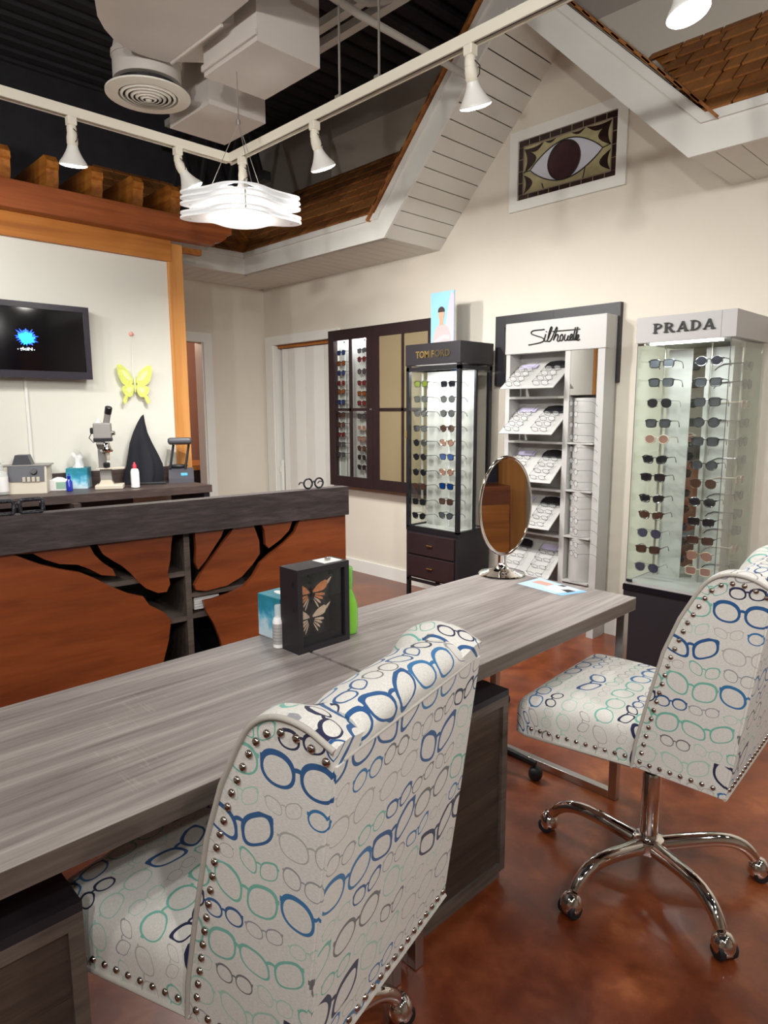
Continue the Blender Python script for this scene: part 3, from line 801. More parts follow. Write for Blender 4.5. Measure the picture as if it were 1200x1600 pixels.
# ================================================================== TABLES
TZ = .753; TX0, TX1 = -1.597, -1.003; SEAM = 1.073; TE = 2.205
def desk(label, y0, y1):
    t = thing('desk', label, 'desk', ((TX0+TX1)/2, (y0+y1)/2, 0), group='grey oak desks end to end')
    part('tabletop', MB().rbox(((TX0+TX1)/2, (y0+y1)/2, TZ-.0225), (TX1-TX0, y1-y0, .045), .0025), 'table_laminate', t)
    part('edge_band', MB().box(TX1-.0005, TX1+.0008, y0+.003, y1-.003, TZ-.0425, TZ-.0025), 'table_edge', t)
    for yy in (y0+.02, y1-.05):
        part('leg', MB().rbox((TX1-.03, yy+.015, .354), (.03, .03, .706), .002), 'brushed', t)
        part('leg', MB().rbox((TX0+.03, yy+.015, .354), (.03, .03, .706), .002), 'brushed', t)
        part('foot_bar', MB().rbox(((TX0+TX1)/2, yy+.015, .015), (TX1-TX0-.09, .03, .03), .002), 'brushed', t)
    return t
desk('grey oak desk by the displays carrying the oval mirror', SEAM+.007, TE)
desk('long grey oak desk in the foreground, front left', -.45, SEAM-.004)
def file_unit(label, y0, y1):
    t = thing('drawer_unit', label, 'drawer unit', (-1.3, (y0+y1)/2, 0), group='dark wood drawer units under the desks')
    x0, x1, h = -1.53, -1.066, .60
    part('carcass', MB().box(x0, x1-.02, y0, y1, .012, h-.018), 'drawer_wood', t)
    part('top', MB().box(x0, x1, y0, y1, h-.018, h), 'black_satin', t)
    part('frame_stile', MB().box(x1-.02, x1, y0, y0+.025, .03, h-.018), 'drawer_frame', t); part('frame_stile', MB().box(x1-.02, x1, y1-.025, y1, .03, h-.018), 'drawer_frame', t)
    part('frame_rail', MB().box(x1-.02, x1, y0+.025, y1-.025, h-.045, h-.018), 'drawer_frame', t); part('frame_rail', MB().box(x1-.02, x1, y0+.025, y1-.025, .03, .055), 'drawer_frame', t)
    part('plinth', MB().box(x0+.02, x1-.012, y0+.01, y1-.01, 0, .03), 'drawer_frame', t)
    n = 4
    for i in range(n):
        za = .055+(h-.1)*i/n
        part('panel_board', MB().box(x1-.019, x1-.010+.0015*(i % 2), y0+.025, y1-.025, za+.001, .055+(h-.1)*(i+1)/n-.001), 'drawer_wood', t)
file_unit('dark wood drawer unit under the desk between the two chairs', 1.092, 1.545)
file_unit('dark wood drawer unit under the desk at the lower left corner', -.09, .340)

# ================================================================== CHAIRS
def poly_at(pts, s):
    """point at arclength s on a polyline; returns (p, tangent)"""
    for i in range(len(pts)-1):
        a, c = Vector(pts[i]), Vector(pts[i+1]); L = (c-a).length
        if s <= L or i == len(pts)-2: return a+(c-a)*(s/L), (c-a)/L
        s -= L
def plen(pts): return sum((Vector(pts[i+1])-Vector(pts[i])).length for i in range(len(pts)-1))
def smooth_poly(pts, n=2, closed=False):
    for _ in range(n):
        out = []
        m = len(pts)
        for i in range(m if closed else m-1):
            a, c = Vector(pts[i]), Vector(pts[(i+1) % m]); out += [a*.75+c*.25, a*.25+c*.75]
        if not closed: out = [Vector(pts[0])]+out+[Vector(pts[-1])]
        pts = out
    return [tuple(p) for p in pts]
def box_uv(co, n):
    ax_, ay, az = abs(n.x), abs(n.y), abs(n.z)
    if az > .75: return (co.y+.31, co.x+.7)
    if ax_ >= ay: return (co.y+.07, co.z+.013)
    return (co.x*1.0+.53, co.z+.045)
NAIL = MB().lathe([(.0066, 0), (.0062, .0022), (.0045, .0042), (.0018, .0052), (.0003, .0054)], 10).mesh('nailhead', 'nail_steel', 60)
PART0, LINK0 = part, link
UPPER = {'side_panel', 'piping', 'back_cushion', 'back_panel', 'seam', 'rear_piping', 'seat', 'seat_piping', 'seat_plate', 'gas_lift', 'lever'}
def make_chair(label, loc, face, base_ang, dz=0.):
    def part(name, mb, mat, parent, smooth=None, world=True, uv=None, _p=PART0):
        if name in UPPER: mb.v = [(x, y, z+dz) for x, y, z in mb.v]
        return _p(name, mb, mat, parent, smooth, world, uv)
    def link(name, me, parent=None, loc=None, rot=None, _l=LINK0):
        if name == 'nailhead': loc = (loc[0], loc[1], loc[2]+dz)
        return _l(name, me, parent, loc, rot)
    t = thing('desk_chair', label, 'chair', (loc[0], loc[1], 0), face, group='spectacle print desk chairs')
    W = .230                                                          # half width at the rear
    side = [(-.249, .452), (-.024, .456), (-.030, .52), (-.052, .63), (-.088, .79), (-.122, .885), (-.155, .950)]
    arc = smooth_poly([(-.155, .950), (-.180, .992), (-.222, 1.016), (-.275, 1.014), (-.322, .990)], 2)
    rear = [(-.30, .83), (-.272, .62)]
    outl = side + arc[1:] + rear
    # wings: outer face, padded edge, inner face
    for sg in (1, -1):
        m_ = MB(); n = len(outl); c_ = Vector((-.19, .72))
        secs = [(W, 0.), (W-.006, .006), (W-.03, .008), (W-.055, -.004), (W-.085, -.045)]
        vs = []
        for yy, off in secs:
            for p in outl:
                q = Vector(p); dirv = (q-c_).normalized()
                lim = 1.
                if q.x < -.245 and off < 0: lim = .15      # rear stays flush
                if q.y < .5: lim = 0
                qq = q + dirv*off*lim
                vs.append((qq.x, sg*yy, qq.y))
        fs = [tuple(range(n)), tuple(range(len(vs)-1, len(vs)-n-1, -1))]
        for k in range(len(secs)-1):
            for i in range(n): fs.append((k*n+i, k*n+(i+1) % n, (k+1)*n+(i+1) % n, (k+1)*n+i))
        m_.add(vs, fs)
        part('side_panel', m_, 'fabric', t, smooth=38, world=False, uv=lambda co, nn: (co.x+.6*(W-abs(co.y))+.53, co.z-.8*(W-abs(co.y))+.045))
        path = [(x_, sg*(W+.001), z_) for x_, z_ in [(-.024, .452)]+side[2:]+arc[1:]]
        part('piping', MB().tube(path, .0045, 8), 'piping_fabric', t, smooth=60, world=False)
        # nails down the front edge and along the bottom of the panel
        fr = [(x_, z_) for x_, z_ in side[1:]+arc[1:]]
        fr2 = []
        for i in range(len(fr)):
            a = Vector(fr[max(0, i-1)]); c = Vector(fr[min(len(fr)-1, i+1)]); tn = (c-a).normalized()
            fr2.append(tuple(Vector(fr[i]) + Vector((-tn.y, tn.x))*.021))
        fr2[0] = (-.045, .476); fr2 = fr2[:-1]
        Ln = plen(fr2); k = int(Ln/.0255)
        for i in range(k+1):
            p, _t = poly_at(fr2, Ln*i/k)
            link('nailhead', NAIL, t, (p.x, sg*(W+.0002), p.y), (-sg*PI/2, 0, 0))
        for i in range(1, 8):
            link('nailhead', NAIL, t, (-.045-.026*i, sg*(W+.0002), .474), (-sg*PI/2, 0, 0))
    # inner back cushion with rolled top
    m_ = MB(); hw = W-.066
    prof = smooth_poly([(-.245, .50), (-.296, .940), (-.328, .978), (-.305, 1.012), (-.262, 1.016), (-.215, .998), (-.195, .95), (-.165, .80), (-.10, .60), (-.10, .50)], 2)
    ns = 14; vs = []; n = len(prof)
    for i in range(ns+1):
        f = -1+2*i/ns; puff = 1-abs(f)**6
        for x_, z_ in prof:
            fr = max(0, min(1, (x_+.30)/.1))
            vs.append((x_+.012*puff*fr-.012*fr, hw*f, z_+(.010*puff if z_ > .97 else 0)-.006))
    fs = [tuple(range(n)), tuple(range(len(vs)-1, len(vs)-n-1, -1))]
    for k in range(ns):
        for i in range(n): fs.append((k*n+i, k*n+(i+1) % n, (k+1)*n+(i+1) % n, (k+1)*n+i))
    arcl = [0.]
    for i in range(1, n): arcl.append(arcl[-1]+(Vector(prof[i])-Vector(prof[i-1])).length)
    def roll_uv(co, nn):
        k_ = min(range(n), key=lambda i: (prof[i][0]-co.x)**2+(prof[i][1]-co.z-dz+0*dz)**2 if False else (prof[i][0]-co.x)**2+(prof[i][1]-(co.z-dz))**2)
        return (co.y+.07, arcl[k_]+.46)
    part('back_cushion', m_.add(vs, fs), 'fabric', t, smooth=50, world=False, uv=roll_uv)
    # flat rear panel
    m_ = MB()
    pts = [(-.251, .450), (-.274, .62), (-.302, .83), (-.320, .968)]
    vs = []
    for x_, z_ in pts:
        for yy in (-W+.003, 0, W-.003): vs.append((x_-.004, yy, z_))
    for x_, z_ in pts:
        for yy in (-W+.003, 0, W-.003): vs.append((x_+.012, yy, z_))
    fs = []
    for a in range(3):
        for c in range(2):
            i = a*3+c; fs += [(i, i+1, i+4, i+3), (12+i, 12+i+3, 12+i+4, 12+i+1)]
    fs += [(0, 12, 13, 1), (1, 13, 14, 2), (9, 10, 22, 21), (10, 11, 23, 22)]
    for a in range(3): fs += [(a*3, a*3+3, 12+a*3+3, 12+a*3), (a*3+2, 12+a*3+2, 12+a*3+5, a*3+5)]
    part('back_panel', m_.add(vs, fs), 'fabric', t, smooth=30, world=False, uv=box_uv)
    part('seam', MB().tube([(-.322, -W+.02, .969), (-.324, 0, .970), (-.322, W-.02, .969)], .0022, 6), 'piping_fabric', t, smooth=60, world=False)
    part('rear_piping', MB().tube([(-.2555, -W, .452), (-.2555, W, .452)], .0045, 6), 'piping_fabric', t, smooth=60, world=False)
    k = int(2*W/.0235)
    for i in range(k):
        link('nailhead', NAIL, t, (-.2587, -W+.018+i*.0235, .473), (0, -PI/2-.13, 0))
    # seat, wider at the front, waterfall edge
    def warp(o):
        f = (o.x+.24)/.48
        wy = o.y*(.795+.215*f)
        z_ = max(o.z, -.033)
        if o.z > 0: z_ += .022*(1-(o.y/.27)**2)*math.sin(max(0, min(1, f))*PI) - .010*max(0, f-.6)*2
        return (o.x, wy, z_)
    def seat_uv(co, nn):
        dz_ = max(0., .571+dz-co.z); wy = max(0, min(1, (abs(co.y)-.18)/.05)); wx = max(0, min(1, (co.x-.25)/.04))
        return (co.y+math.copysign(dz_*wy, co.y)+.31, co.x+dz_*wx+.7)
    part('seat', MB().rbox((.085, 0, .488), (.48, .535, .166), .048, (8, 8, 3), warp), 'fabric', t, smooth=50, world=False, uv=seat_uv)
    part('seat_piping', MB().tube([(-.03, -.229, .456), (.1, -.244, .456), (.22, -.258, .456), (.28, -.264, .456), (.310, -.252, .456), (.325, -.215, .456), (.325, 0, .456), (.325, .215, .456), (.310, .252, .456), (.28, .264, .456), (.22, .258, .456), (.1, .244, .456), (-.03, .229, .456)], .005, 6), 'piping_fabric', t, smooth=60, world=False)
    for sg in (1, -1):
        for i in range(11):
            x_ = -.005+.0265*i; wy = .2675*(.795+.215*((x_-.085+.24)/.48))
            link('nailhead', NAIL, t, (x_, sg*(wy+.0005), .479), (-sg*PI/2, 0, 0))
    # steelwork
    part('seat_plate', MB().box(-.12, .14, -.1, .1, .425, .455), 'black_metal', t, world=False)
    part('gas_lift', MB().lathe([(.015, .31), (.015, .43)], 16), 'brushed', t, smooth=40, world=False)
    part('column', MB().lathe([(.020, .075), (.027, .09), (.027, .325), (.024, .332), (.016, .334)], 24), 'chrome', t, smooth=35, world=False)
    part('hub', MB().lathe([(.028, .078), (.047, .085), (.050, .105), (.044, .122), (.030, .128)], 24), 'chrome', t, smooth=35, world=False)
    part('lever', MB().tube([(.02, -.03, .42), (.02, -.05, .39), (.015, -.052, .33)], .005, 8), 'lamp_white', t, smooth=40, world=False)
    for k in range(5):
        a = base_ang+2*PI*k/5-face; c, s = math.cos(a), math.sin(a)
        pth = [(.03, .100), (.10, .112), (.17, .122), (.225, .124), (.268, .112), (.298, .088), (.312, .068)]
        pth = smooth_poly(pth, 1)
        lg = part('base_leg', MB().tube([(c*r_, s*r_, z_) for r_, z_ in pth], [.024-.008*i/len(pth) for i in range(len(pth))], 12), 'chrome', t, smooth=50, world=False)
        cx, cy = c*.325, s*.325
        cs = part('caster', MB().lathe([(.002, .069), (.016, .066), (.028, .051), (.0315, .034), (.028, .018), (.018, .010)], 20, (cx, cy, 0)), 'chrome', lg, smooth=40, world=False)
        hx, hy = -s, c
        wl = MB()
        for sg in (-1, 1):
            Mx = aim((hx, hy, 0))
            wl.lathe([(.004, -.009), (.020, -.009), (.0245, -.004), (.0245, .004), (.020, .009), (.004, .009)], 18, (cx+hx*.018*sg+c*.004, cy+hy*.018*sg+s*.004, .0245), Mx)
        part('wheel', wl, 'rubber', lg, smooth=40, world=False)
    return t
make_chair('spectacle print desk chair in the foreground, its back nearest the camera', (-.977, .649), PI+math.radians(14.3), math.radians(85), -.015)
make_chair('spectacle print desk chair at the right with its chrome five-star base showing', (-.772, 1.868), PI+math.radians(3.5), math.radians(-31))
# low stool on the clients' side
t = thing('rolling_stool', 'low black rolling stool half hidden under the far desk', 'stool', (-1.86, 1.98, 0))
part('seat', MB().rbox((-1.86, 1.98, .43), (.36, .36, .07), .03), 'stool_seat', t, smooth=40)
part('column', MB().lathe([(.025, .08), (.025, .40)], 14, (-1.86, 1.98, 0)), 'black_plastic', t, smooth=40)
pc_ = PZ(808, 1238, 0); a0 = math.atan2(pc_.y-1.86, pc_.x+1.86); rr_ = math.hypot(pc_.y-1.86, pc_.x+1.86)
for k in range(5):
    c, s = math.cos(a0+2*PI*k/5), math.sin(a0+2*PI*k/5)
    lg = part('base_leg', MB().tube([(-1.86+c*r_, 1.98+s*r_, z_) for r_, z_ in ((.02, .11), (rr_*.6, .10), (rr_, .065))], [.02, .016, .012], 8), 'black_plastic', t, smooth=40)
    part('caster', MB().rbox((-1.86+c*rr_, 1.98+s*rr_, .027), (.05, .05, .054), .022), 'rubber', lg, smooth=50)

# ================================================================== HELPERS FOR OUTLINES AND LETTERING
from mathutils.geometry import tessellate_polygon
def outline(loops, fn, d0, d1):
    """loops[0] outer, others holes (2-D); extruded through fn(a,b,d)"""
    m_ = MB(); L3 = [[Vector((a, c, 0)) for a, c in lp] for lp in loops]
    tri = tessellate_polygon(L3); flat = [p for lp in loops for p in lp]; n = len(flat)
    vs = [fn(a, c, d0) for a, c in flat]+[fn(a, c, d1) for a, c in flat]
    fs = [tuple(t_) for t_ in tri]+[tuple(i+n for i in reversed(t_)) for t_ in tri]
    k = 0
    for lp in loops:
        m = len(lp)
        for i in range(m): fs.append((k+i, k+(i+1) % m, n+k+(i+1) % m, n+k+i))
        k += m
    return m_.add(vs, fs)
def text_mb(body, fn, depth=.004, bold=.0):
    """flat lettering with the built-in font; unit height letters passed through fn(x,z,d)"""
    cu = bpy.data.curves.new('lettering', 'FONT'); cu.body = body; cu.offset = bold; cu.resolution_u = 3; cu.fill_mode = 'FRONT'
    ob = bpy.data.objects.new('lettering', cu); COL.objects.link(ob)
    dg = bpy.context.evaluated_depsgraph_get(); me = ob.evaluated_get(dg).to_mesh()
    vs = [v.co.copy() for v in me.vertices]; fs = [tuple(p.vertices) for p in me.polygons]
    ob.evaluated_get(dg).to_mesh_clear(); bpy.data.objects.remove(ob); bpy.data.curves.remove(cu)
    x0 = min(v.x for v in vs); x1 = max(v.x for v in vs); z0 = min(v.y for v in vs); z1 = max(v.y for v in vs)
    n = len(vs); q = [((v.x-x0)/(x1-x0), (v.y-z0)/(z1-z0)) for v in vs]
    vv = [fn(a, c, 0) for a, c in q]+[fn(a, c, depth) for a, c in q]
    ff = fs+[tuple(i+n for i in reversed(f)) for f in fs]
    cnt = {}
    for f in fs:
        for i in range(len(f)):
            e = (f[i], f[(i+1) % len(f)]); cnt[e] = 1
    for (a, c) in list(cnt):
        if (c, a) not in cnt: ff.append((a, c, c+n, a+n))
    return MB().add(vv, ff)
def ell(cx, cz, rx, rz, n=24, a0=0., a1=2*PI, full=True):
    k = n if full else n+1
    return [(cx+rx*math.cos(a0+(a1-a0)*i/n), cz+rz*math.sin(a0+(a1-a0)*i/n)) for i in range(k)]

# ================================================================== EYEWEAR
def lens_pts(style, w_=.05, h_=.04, n=18):
    out = []
    for i in range(n):
        a = 2*PI*i/n; c, s = math.cos(a), math.sin(a)
        e = {'square': 4., 'round': 2., 'cat': 2.8, 'aviator': 2.3, 'wire': 2.6}[style]
        x = math.copysign(abs(c)**(2/e), c)*w_/2; z = math.copysign(abs(s)**(2/e), s)*h_/2
        if style == 'cat': z += .16*x; x *= 1+.10*s
        if style == 'aviator': z += -.10*x*(1 if s < 0 else .3); x *= 1+.06*s
        if style == 'square': x *= 1+.06*s
        out.append((x, z))
    return out
EYE = {}
def eye_meshes(style, fm, lm):
    k = (style, fm, lm)
    if k in EYE: return EYE[k]
    h_ = {'square': .040, 'round': .045, 'cat': .040, 'aviator': .046, 'wire': .036}[style]
    pts = lens_pts(style, .051, h_)
    fr = MB(); th = .0028 if style in ('square', 'round', 'cat') else .0011
    for sg in (-1, 1):
        loop = [Vector((sg*(.0345+x), 0, z)) for x, z in pts]
        fr.tube([(p.x, p.y, p.z) for p in loop], th, 6, closed=True)
    fr.tube([(-.010, 0, .006), (-.004, -.002, .010), (.004, -.002, .010), (.010, 0, .006)], th*.95, 6)
    if style == 'aviator': fr.tube([(-.022, 0, .021), (0, -.001, .019), (.022, 0, .021)], th, 5)
    for sg in (-1, 1): fr.rbox((sg*.0625, .002, .012), (.008, .007, .008 if th > .002 else .003), .001, (1, 1, 1))
    frm = fr.mesh('frame', fm, 50)
    ln = MB().prism([(x*.97, z*.97) for x, z in pts], lambda a, c, d_: (a, d_, c), -.0008, .0008).mesh('lens', lm, 40)
    tm = []
    for sg in (-1, 1):
        r_ = .0024 if th > .002 else .001
        m_ = MB().tube([(sg*.0665, .004, .012), (sg*.068, .04, .012), (sg*.067, .095, .010), (sg*.063, .125, -.004), (sg*.060, .140, -.020)], [r_, r_, r_*.9, r_*.9, r_*1.1], 5, flat=None)
        tm.append(m_.mesh('temple', fm, 50))
    EYE[k] = (frm, ln, tm); return EYE[k]
def eyewear(name, label, group, style, fm, lm, loc, rot=(0, 0, 0), scale=1., folded=False):
    t = thing(name, label, 'glasses' if name == 'eyeglasses' else 'sunglasses', loc, rot=rot, group=group)
    frm, ln, tm = eye_meshes(style, fm, lm)
    t.scale = (scale,)*3
    link('frame', frm, t)
    link('lens', ln, t, (-.0345, 0, 0)); o = link('lens', ln, t, (.0345, 0, 0))
    for m_ in tm: link('temple', m_, t)
    return t
pm('lens_dark', '1c1c22', .05, alpha=.93, coat=.6); pm('lens_smoke', '43464c', .05, alpha=.8, coat=.6); pm('lens_brown', '4a2f27', .05, alpha=.85, coat=.6)
pm('lens_blue', '1d4f9c', .06, metal=.6); pm('lens_orange', 'a8591f', .06, metal=.5); pm('lens_red', '7c2730', .06, metal=.4); pm('lens_green', '6d7a1e', .06, alpha=.75)
pm('lens_grad', '3b3a52', .05, alpha=.8, coat=.6); pm('lens_rose', '9c6f66', .05, alpha=.75, coat=.4); pm('lens_clear', 'f2f5f6', .03, alpha=.10, coat=.5)
pm('frame_black', '141317', .25, coat=.4); pm('frame_tort', '3a221a', .25, coat=.4, var=.5, vscale=120); pm('frame_clear', 'c9b9a8', .2, alpha=.75); pm('frame_wire', '2e2d30', .35, metal=.4)
pm('frame_gold', (.62, .45, .28), .25, metal=1); pm('acrylic', 'f4f6f6', .1, alpha=.28, coat=.5)
LOOK = {'dark': ('black', 'frame_black', 'lens_dark'), 'smoke': ('grey-lensed black', 'frame_black', 'lens_smoke'), 'tort': ('tortoiseshell', 'frame_tort', 'lens_brown'), 'blue': ('blue-mirrored', 'frame_black', 'lens_blue'),
        'orange': ('orange-mirrored', 'frame_black', 'lens_orange'), 'red': ('red-tinted', 'frame_tort', 'lens_red'), 'green': ('yellow-green tinted', 'frame_black', 'lens_green'), 'grad': ('graduated', 'frame_wire', 'lens_grad'),
        'rose': ('rose-lensed', 'frame_gold', 'lens_rose'), 'clear': ('pale-framed', 'frame_clear', 'lens_rose'), 'wiredark': ('wire-framed dark', 'frame_wire', 'lens_dark')}
SHAPE = {'square': 'square', 'round': 'round', 'cat': 'cat-eye', 'aviator': 'aviator', 'wire': 'narrow'}

# ================================================================== WALL CABINET WITH TWO DOORS
YC = 3.755
cx0 = PY(512.4, 518, YC).x; cz1 = PY(512.4, 518, YC).z; cx1 = PY(680, 497, YC).x; cz0 = PY(517, 757, YC).z
t = thing('wall_cabinet', 'espresso wall cabinet with glazed left door and tan paned right door', 'cabinet', ((cx0+cx1)/2, YW, cz0))
part('back', MB().box(cx0, cx1, YW-.012, YW-.001, cz0, cz1), 'display_white', t)
b = MB(); b.box(cx0, cx0+.02, YC+.02, YW, cz0, cz1); b.box(cx1-.02, cx1, YC+.02, YW, cz0, cz1); b.box(cx0, cx1, YC+.02, YW, cz0, cz0+.02); b.box(cx0, cx1, YC+.02, YW, cz1-.02, cz1)
part('carcass', b, 'espresso', t)
cm = PY(582, 600, YC).x; zm = PY(550, 640, YC).z
def paned_door(x0, x1, mat, nm, latch=None):
    d = part('door', MB().box(x0, x0+.07, YC, YC+.022, cz0, cz1), 'espresso', t)
    b = MB(); b.box(x1-.07, x1, YC, YC+.022, cz0, cz1); b.box(x0+.07, x1-.07, YC, YC+.022, cz0, cz0+.085); b.box(x0+.07, x1-.07, YC, YC+.022, cz1-.085, cz1)
    part('door_frame', b, 'espresso', d)
    xm = (x0+x1)/2
    for xa, xb in ((x0+.07, xm-.012), (xm+.012, x1-.07)):
        for za, zb in ((cz0+.085, zm-.012), (zm+.012, cz1-.085)):
            part('pane', MB().box(xa, xb, YC+.010, YC+.014, za, zb), mat, d)
    part('muntin', MB().box(xm-.012, xm+.012, YC+.002, YC+.02, cz0+.085, cz1-.085), 'espresso', d); part('muntin', MB().box(x0+.07, x1-.07, YC+.002, YC+.02, zm-.012, zm+.012), 'espresso', d)
    return d
d1 = paned_door(cx0, cm-.001, 'case_glass', 'left'); d2 = paned_door(cm+.001, cx1, 'tan_panel', 'right')
part('lock', MB().lathe([(.009, 0), (.009, .008), (.004, .01)], 12, (cm-.02, YC, zm), aim((0, -1, 0))), 'chrome', d1, smooth=40)
for k, (xa, rows) in enumerate(((PY(536, 600, YC+.05).x, 11), (PY(567, 600, YC+.05).x, 12))):
    part('hanger_rod', MB().tube([(xa, YW-.03, cz0+.06), (xa, YW-.03, cz1-.10)], .008, 8), 'display_white', t, smooth=40)
    part('rod_finial', MB().lathe([(.009, 0), (.011, .01), (.004, .03), (.001, .032)], 10, (xa, YW-.03, cz1-.10)), 'chrome', t, smooth=40)
def led(parent, x0, x1, y0, y1, z, watts, name):
    part('led_strip', MB().box(x0, x1, y0, y1, z-.006, z), 'bulb_glow', parent)
    L = bpy.data.lights.new(name, 'AREA'); L.shape = 'RECTANGLE'; L.size = x1-x0; L.size_y = y1-y0; L.energy = watts; L.color = (.96, .98, 1.)
    lo = link(name, L); lo.location = ((x0+x1)/2, (y0+y1)/2, z-.012)
led(t, cx0+.06, cm-.06, YC+.03, YC+.045, cz1-.025, 2.2, 'cabinet_led')
seqA = ['blue', 'orange', 'blue', 'red', 'orange', 'blue', 'tort', 'tort', 'red', 'smoke', 'smoke']
ysA = [551.5, 568, 583, 599, 612, 628.5, 648, 663.5, 679, 694, 710]
seqB = ['smoke', 'red', 'smoke', 'red', 'orange', 'red', 'smoke', 'clear', 'rose', 'tort', 'dark', 'dark']
ysB = [548, 561.5, 580.5, 598.5, 615, 630, 650.5, 668.5, 685.5, 700.5, 714.5, 730]
shp = ['square', 'square', 'aviator', 'cat', 'square', 'round', 'square', 'cat', 'square', 'round', 'round', 'square']
for seq, ys, xx, cn in ((seqA, ysA, 536, 'left'), (seqB, ysB, 568, 'right')):
    for i, (k, yy) in enumerate(zip(seq, ys)):
        p = PY(xx, yy, YC+.055); nm, fm, lm = LOOK[k]; sh = shp[(i*5+len(seq)) % 12]
        eyewear('sunglasses', '%s %s sunglasses, %s in the %s column of the wall cabinet' % (nm, SHAPE[sh], ordinal(i, len(ys)), cn), 'sunglasses in the wall cabinet', sh, fm, lm, (p.x, YC+.035, p.z), (0, 0, -.12), .95)

# ================================================================== DISPLAY FIXTURES ALONG THE BACK WALL
# --- slim black glass case
Y0, Y1 = 3.42, 3.765
ax0, ax1 = -3.272, -2.797
zt = PY(721, 532, Y0).z+.003; zh = PY(638, 572, Y0).z; zc = PY(632, 822, Y0).z; zb = PY(631, 898, Y0).z
t = thing('display_case', 'slim black framed glass case with gold lettering on its header', 'display case', ((ax0+ax1)/2, (Y0+Y1)/2, 0))
part('header', MB().rbox(((ax0+ax1)/2, (Y0+Y1)/2, (zt+zh)/2), (ax1-ax0+.01, Y1-Y0+.01, zt-zh), .003), 'black_satin', t)
fz0, fz1 = zc, zh-.012
fr = .026
for xa in (ax0, ax1-fr):
    for ya in (Y0, Y1-fr): part('corner_post', MB().box(xa, xa+fr, ya, ya+fr, fz0, fz1+.012), 'black_metal', t)
for za, zz in ((fz0-.02, fz0+.012), (fz1-.025, fz1)):
    b = MB(); b.box(ax0, ax1, Y0, Y0+fr, za, zz); b.box(ax0, ax1, Y1-fr, Y1, za, zz); b.box(ax0, ax0+fr, Y0+fr, Y1-fr, za, zz); b.box(ax1-fr, ax1, Y0+fr, Y1-fr, za, zz)
    part('frame_rail', b, 'black_metal', t)
part('deck', MB().box(ax0+.01, ax1-.01, Y0+.01, Y1-.01, fz0-.012, fz0+.004), 'display_white', t)
PBY = 3.60; pbx = PY(667, 700, PBY).x
part('back_panel', MB().box(pbx, ax1-fr+.004, PBY, PBY+.01, fz0+.004, fz1-.025), 'display_white', t)
part('glass_pane', MB().box(ax0+fr, ax1-fr, Y0+.01, Y0+.015, fz0+.012, fz1-.025), 'case_glass', t)
part('glass_pane', MB().box(ax1-.016, ax1-.011, Y0+fr, Y1-fr, fz0+.012, fz1-.025), 'case_glass', t)
part('glass_pane', MB().box(ax0+.011, ax0+.016, Y0+fr, Y1-fr, fz0+.012, fz1-.025), 'case_glass', t)
part('side_stile', MB().box(ax1-.02, ax1-.004, PBY-.004, PBY+.014, fz0+.012, fz1-.025), 'black_metal', t)
led(t, ax0+.05, ax1-.05, Y0+.035, Y0+.06, fz1-.004, 4, 'slim_case_led')
part('pull', MB().box(ax0-.004, ax0+.010, Y0-.006, Y0, PY(636, 684, Y0).z, PY(636, 673, Y0).z), 'gold', t)
part('cabinet', MB().box(ax0, ax1, Y0+.004, Y1, zb, fz0-.02), 'black_satin', t)
zq = (zb+fz0-.02)/2
for za, zz in ((zq+.006, fz0-.035), (zb+.012, zq-.006)):
    d = part('drawer', MB().rbox(((ax0+ax1)/2, Y0, (za+zz)/2), (ax1-ax0-.05, .02, zz-za), .003), 'espresso', t)
    part('handle', MB().rbox(((ax0+ax1)/2, Y0-.018, (za+zz)/2), (.05, .012, .01), .003), 'gold', d)
for xa in (ax0, ax1-.025):
    for ya in (Y0+.004, Y1-.025): part('leg', MB().box(xa, xa+.025, ya, ya+.025, 0, zb), 'black_metal', t)
b = MB(); b.box(ax0, ax1, Y0+.004, Y0+.02, zb-.03, zb-.01); part('stretcher', b, 'black_metal', t)
l0, l1 = PY(650, 556, Y0-.006), PY(703.5, 550, Y0-.006)
lz0, lz1 = PY(676, 558.5, Y0).z, PY(676, 547.5, Y0).z
def lt(xa, xb, za, zz, y): return lambda a, c, d_: (xa+(xb-xa)*a, y-d_, za+(zz-za)*c)
xm_ = l0.x+(l1.x-l0.x)*.545
part('lettering', text_mb('TOM F', lt(l0.x, xm_, lz0, lz1, Y0-.005), .005, .02), 'gold', t)
part('lettering', text_mb('ORD', lt(xm_+.006, l1.x, lz0, lz1, Y0-.005), .005, .02), 'letter_dim', t)
ysR = [600, 623.7, 646, 669.6, 692, 714, 738, 760, 784, 806]
sR = ['dark', 'smoke', 'smoke', 'tort', 'rose', 'blue', 'rose', 'blue', 'tort', 'smoke']
sL = ['green', 'smoke', 'smoke', 'smoke', 'dark', 'dark', 'dark', 'tort', 'dark', 'dark']
hR = ['square', 'square', 'cat', 'square', 'round', 'round', 'round', 'cat', 'square', 'cat']
for k, (seq, xx, cn) in enumerate(((sL, 658, 'left'), (sR, 700, 'right'))):
    for i, yy in enumerate(ysR):
        yp = 3.455; p = PY(xx-(i*.4), yy, yp); nm, fm, lm = LOOK[seq[i]]; sh = hR[(i+k*3) % 10]
        eyewear('sunglasses', '%s %s sunglasses, %s, %s column, slim black case' % (nm, SHAPE[sh], ordinal(i, 10), cn), 'sunglasses in the slim black case', sh, fm, lm, (p.x, yp, p.z), (0, 0, .0), .98)
    xr = PY(xx, 700, 3.58).x
    part('hanger_strip', MB().box(xr-.010, xr+.010, 3.592, 3.596, fz0+.012, fz1-.03), 'acrylic', t)
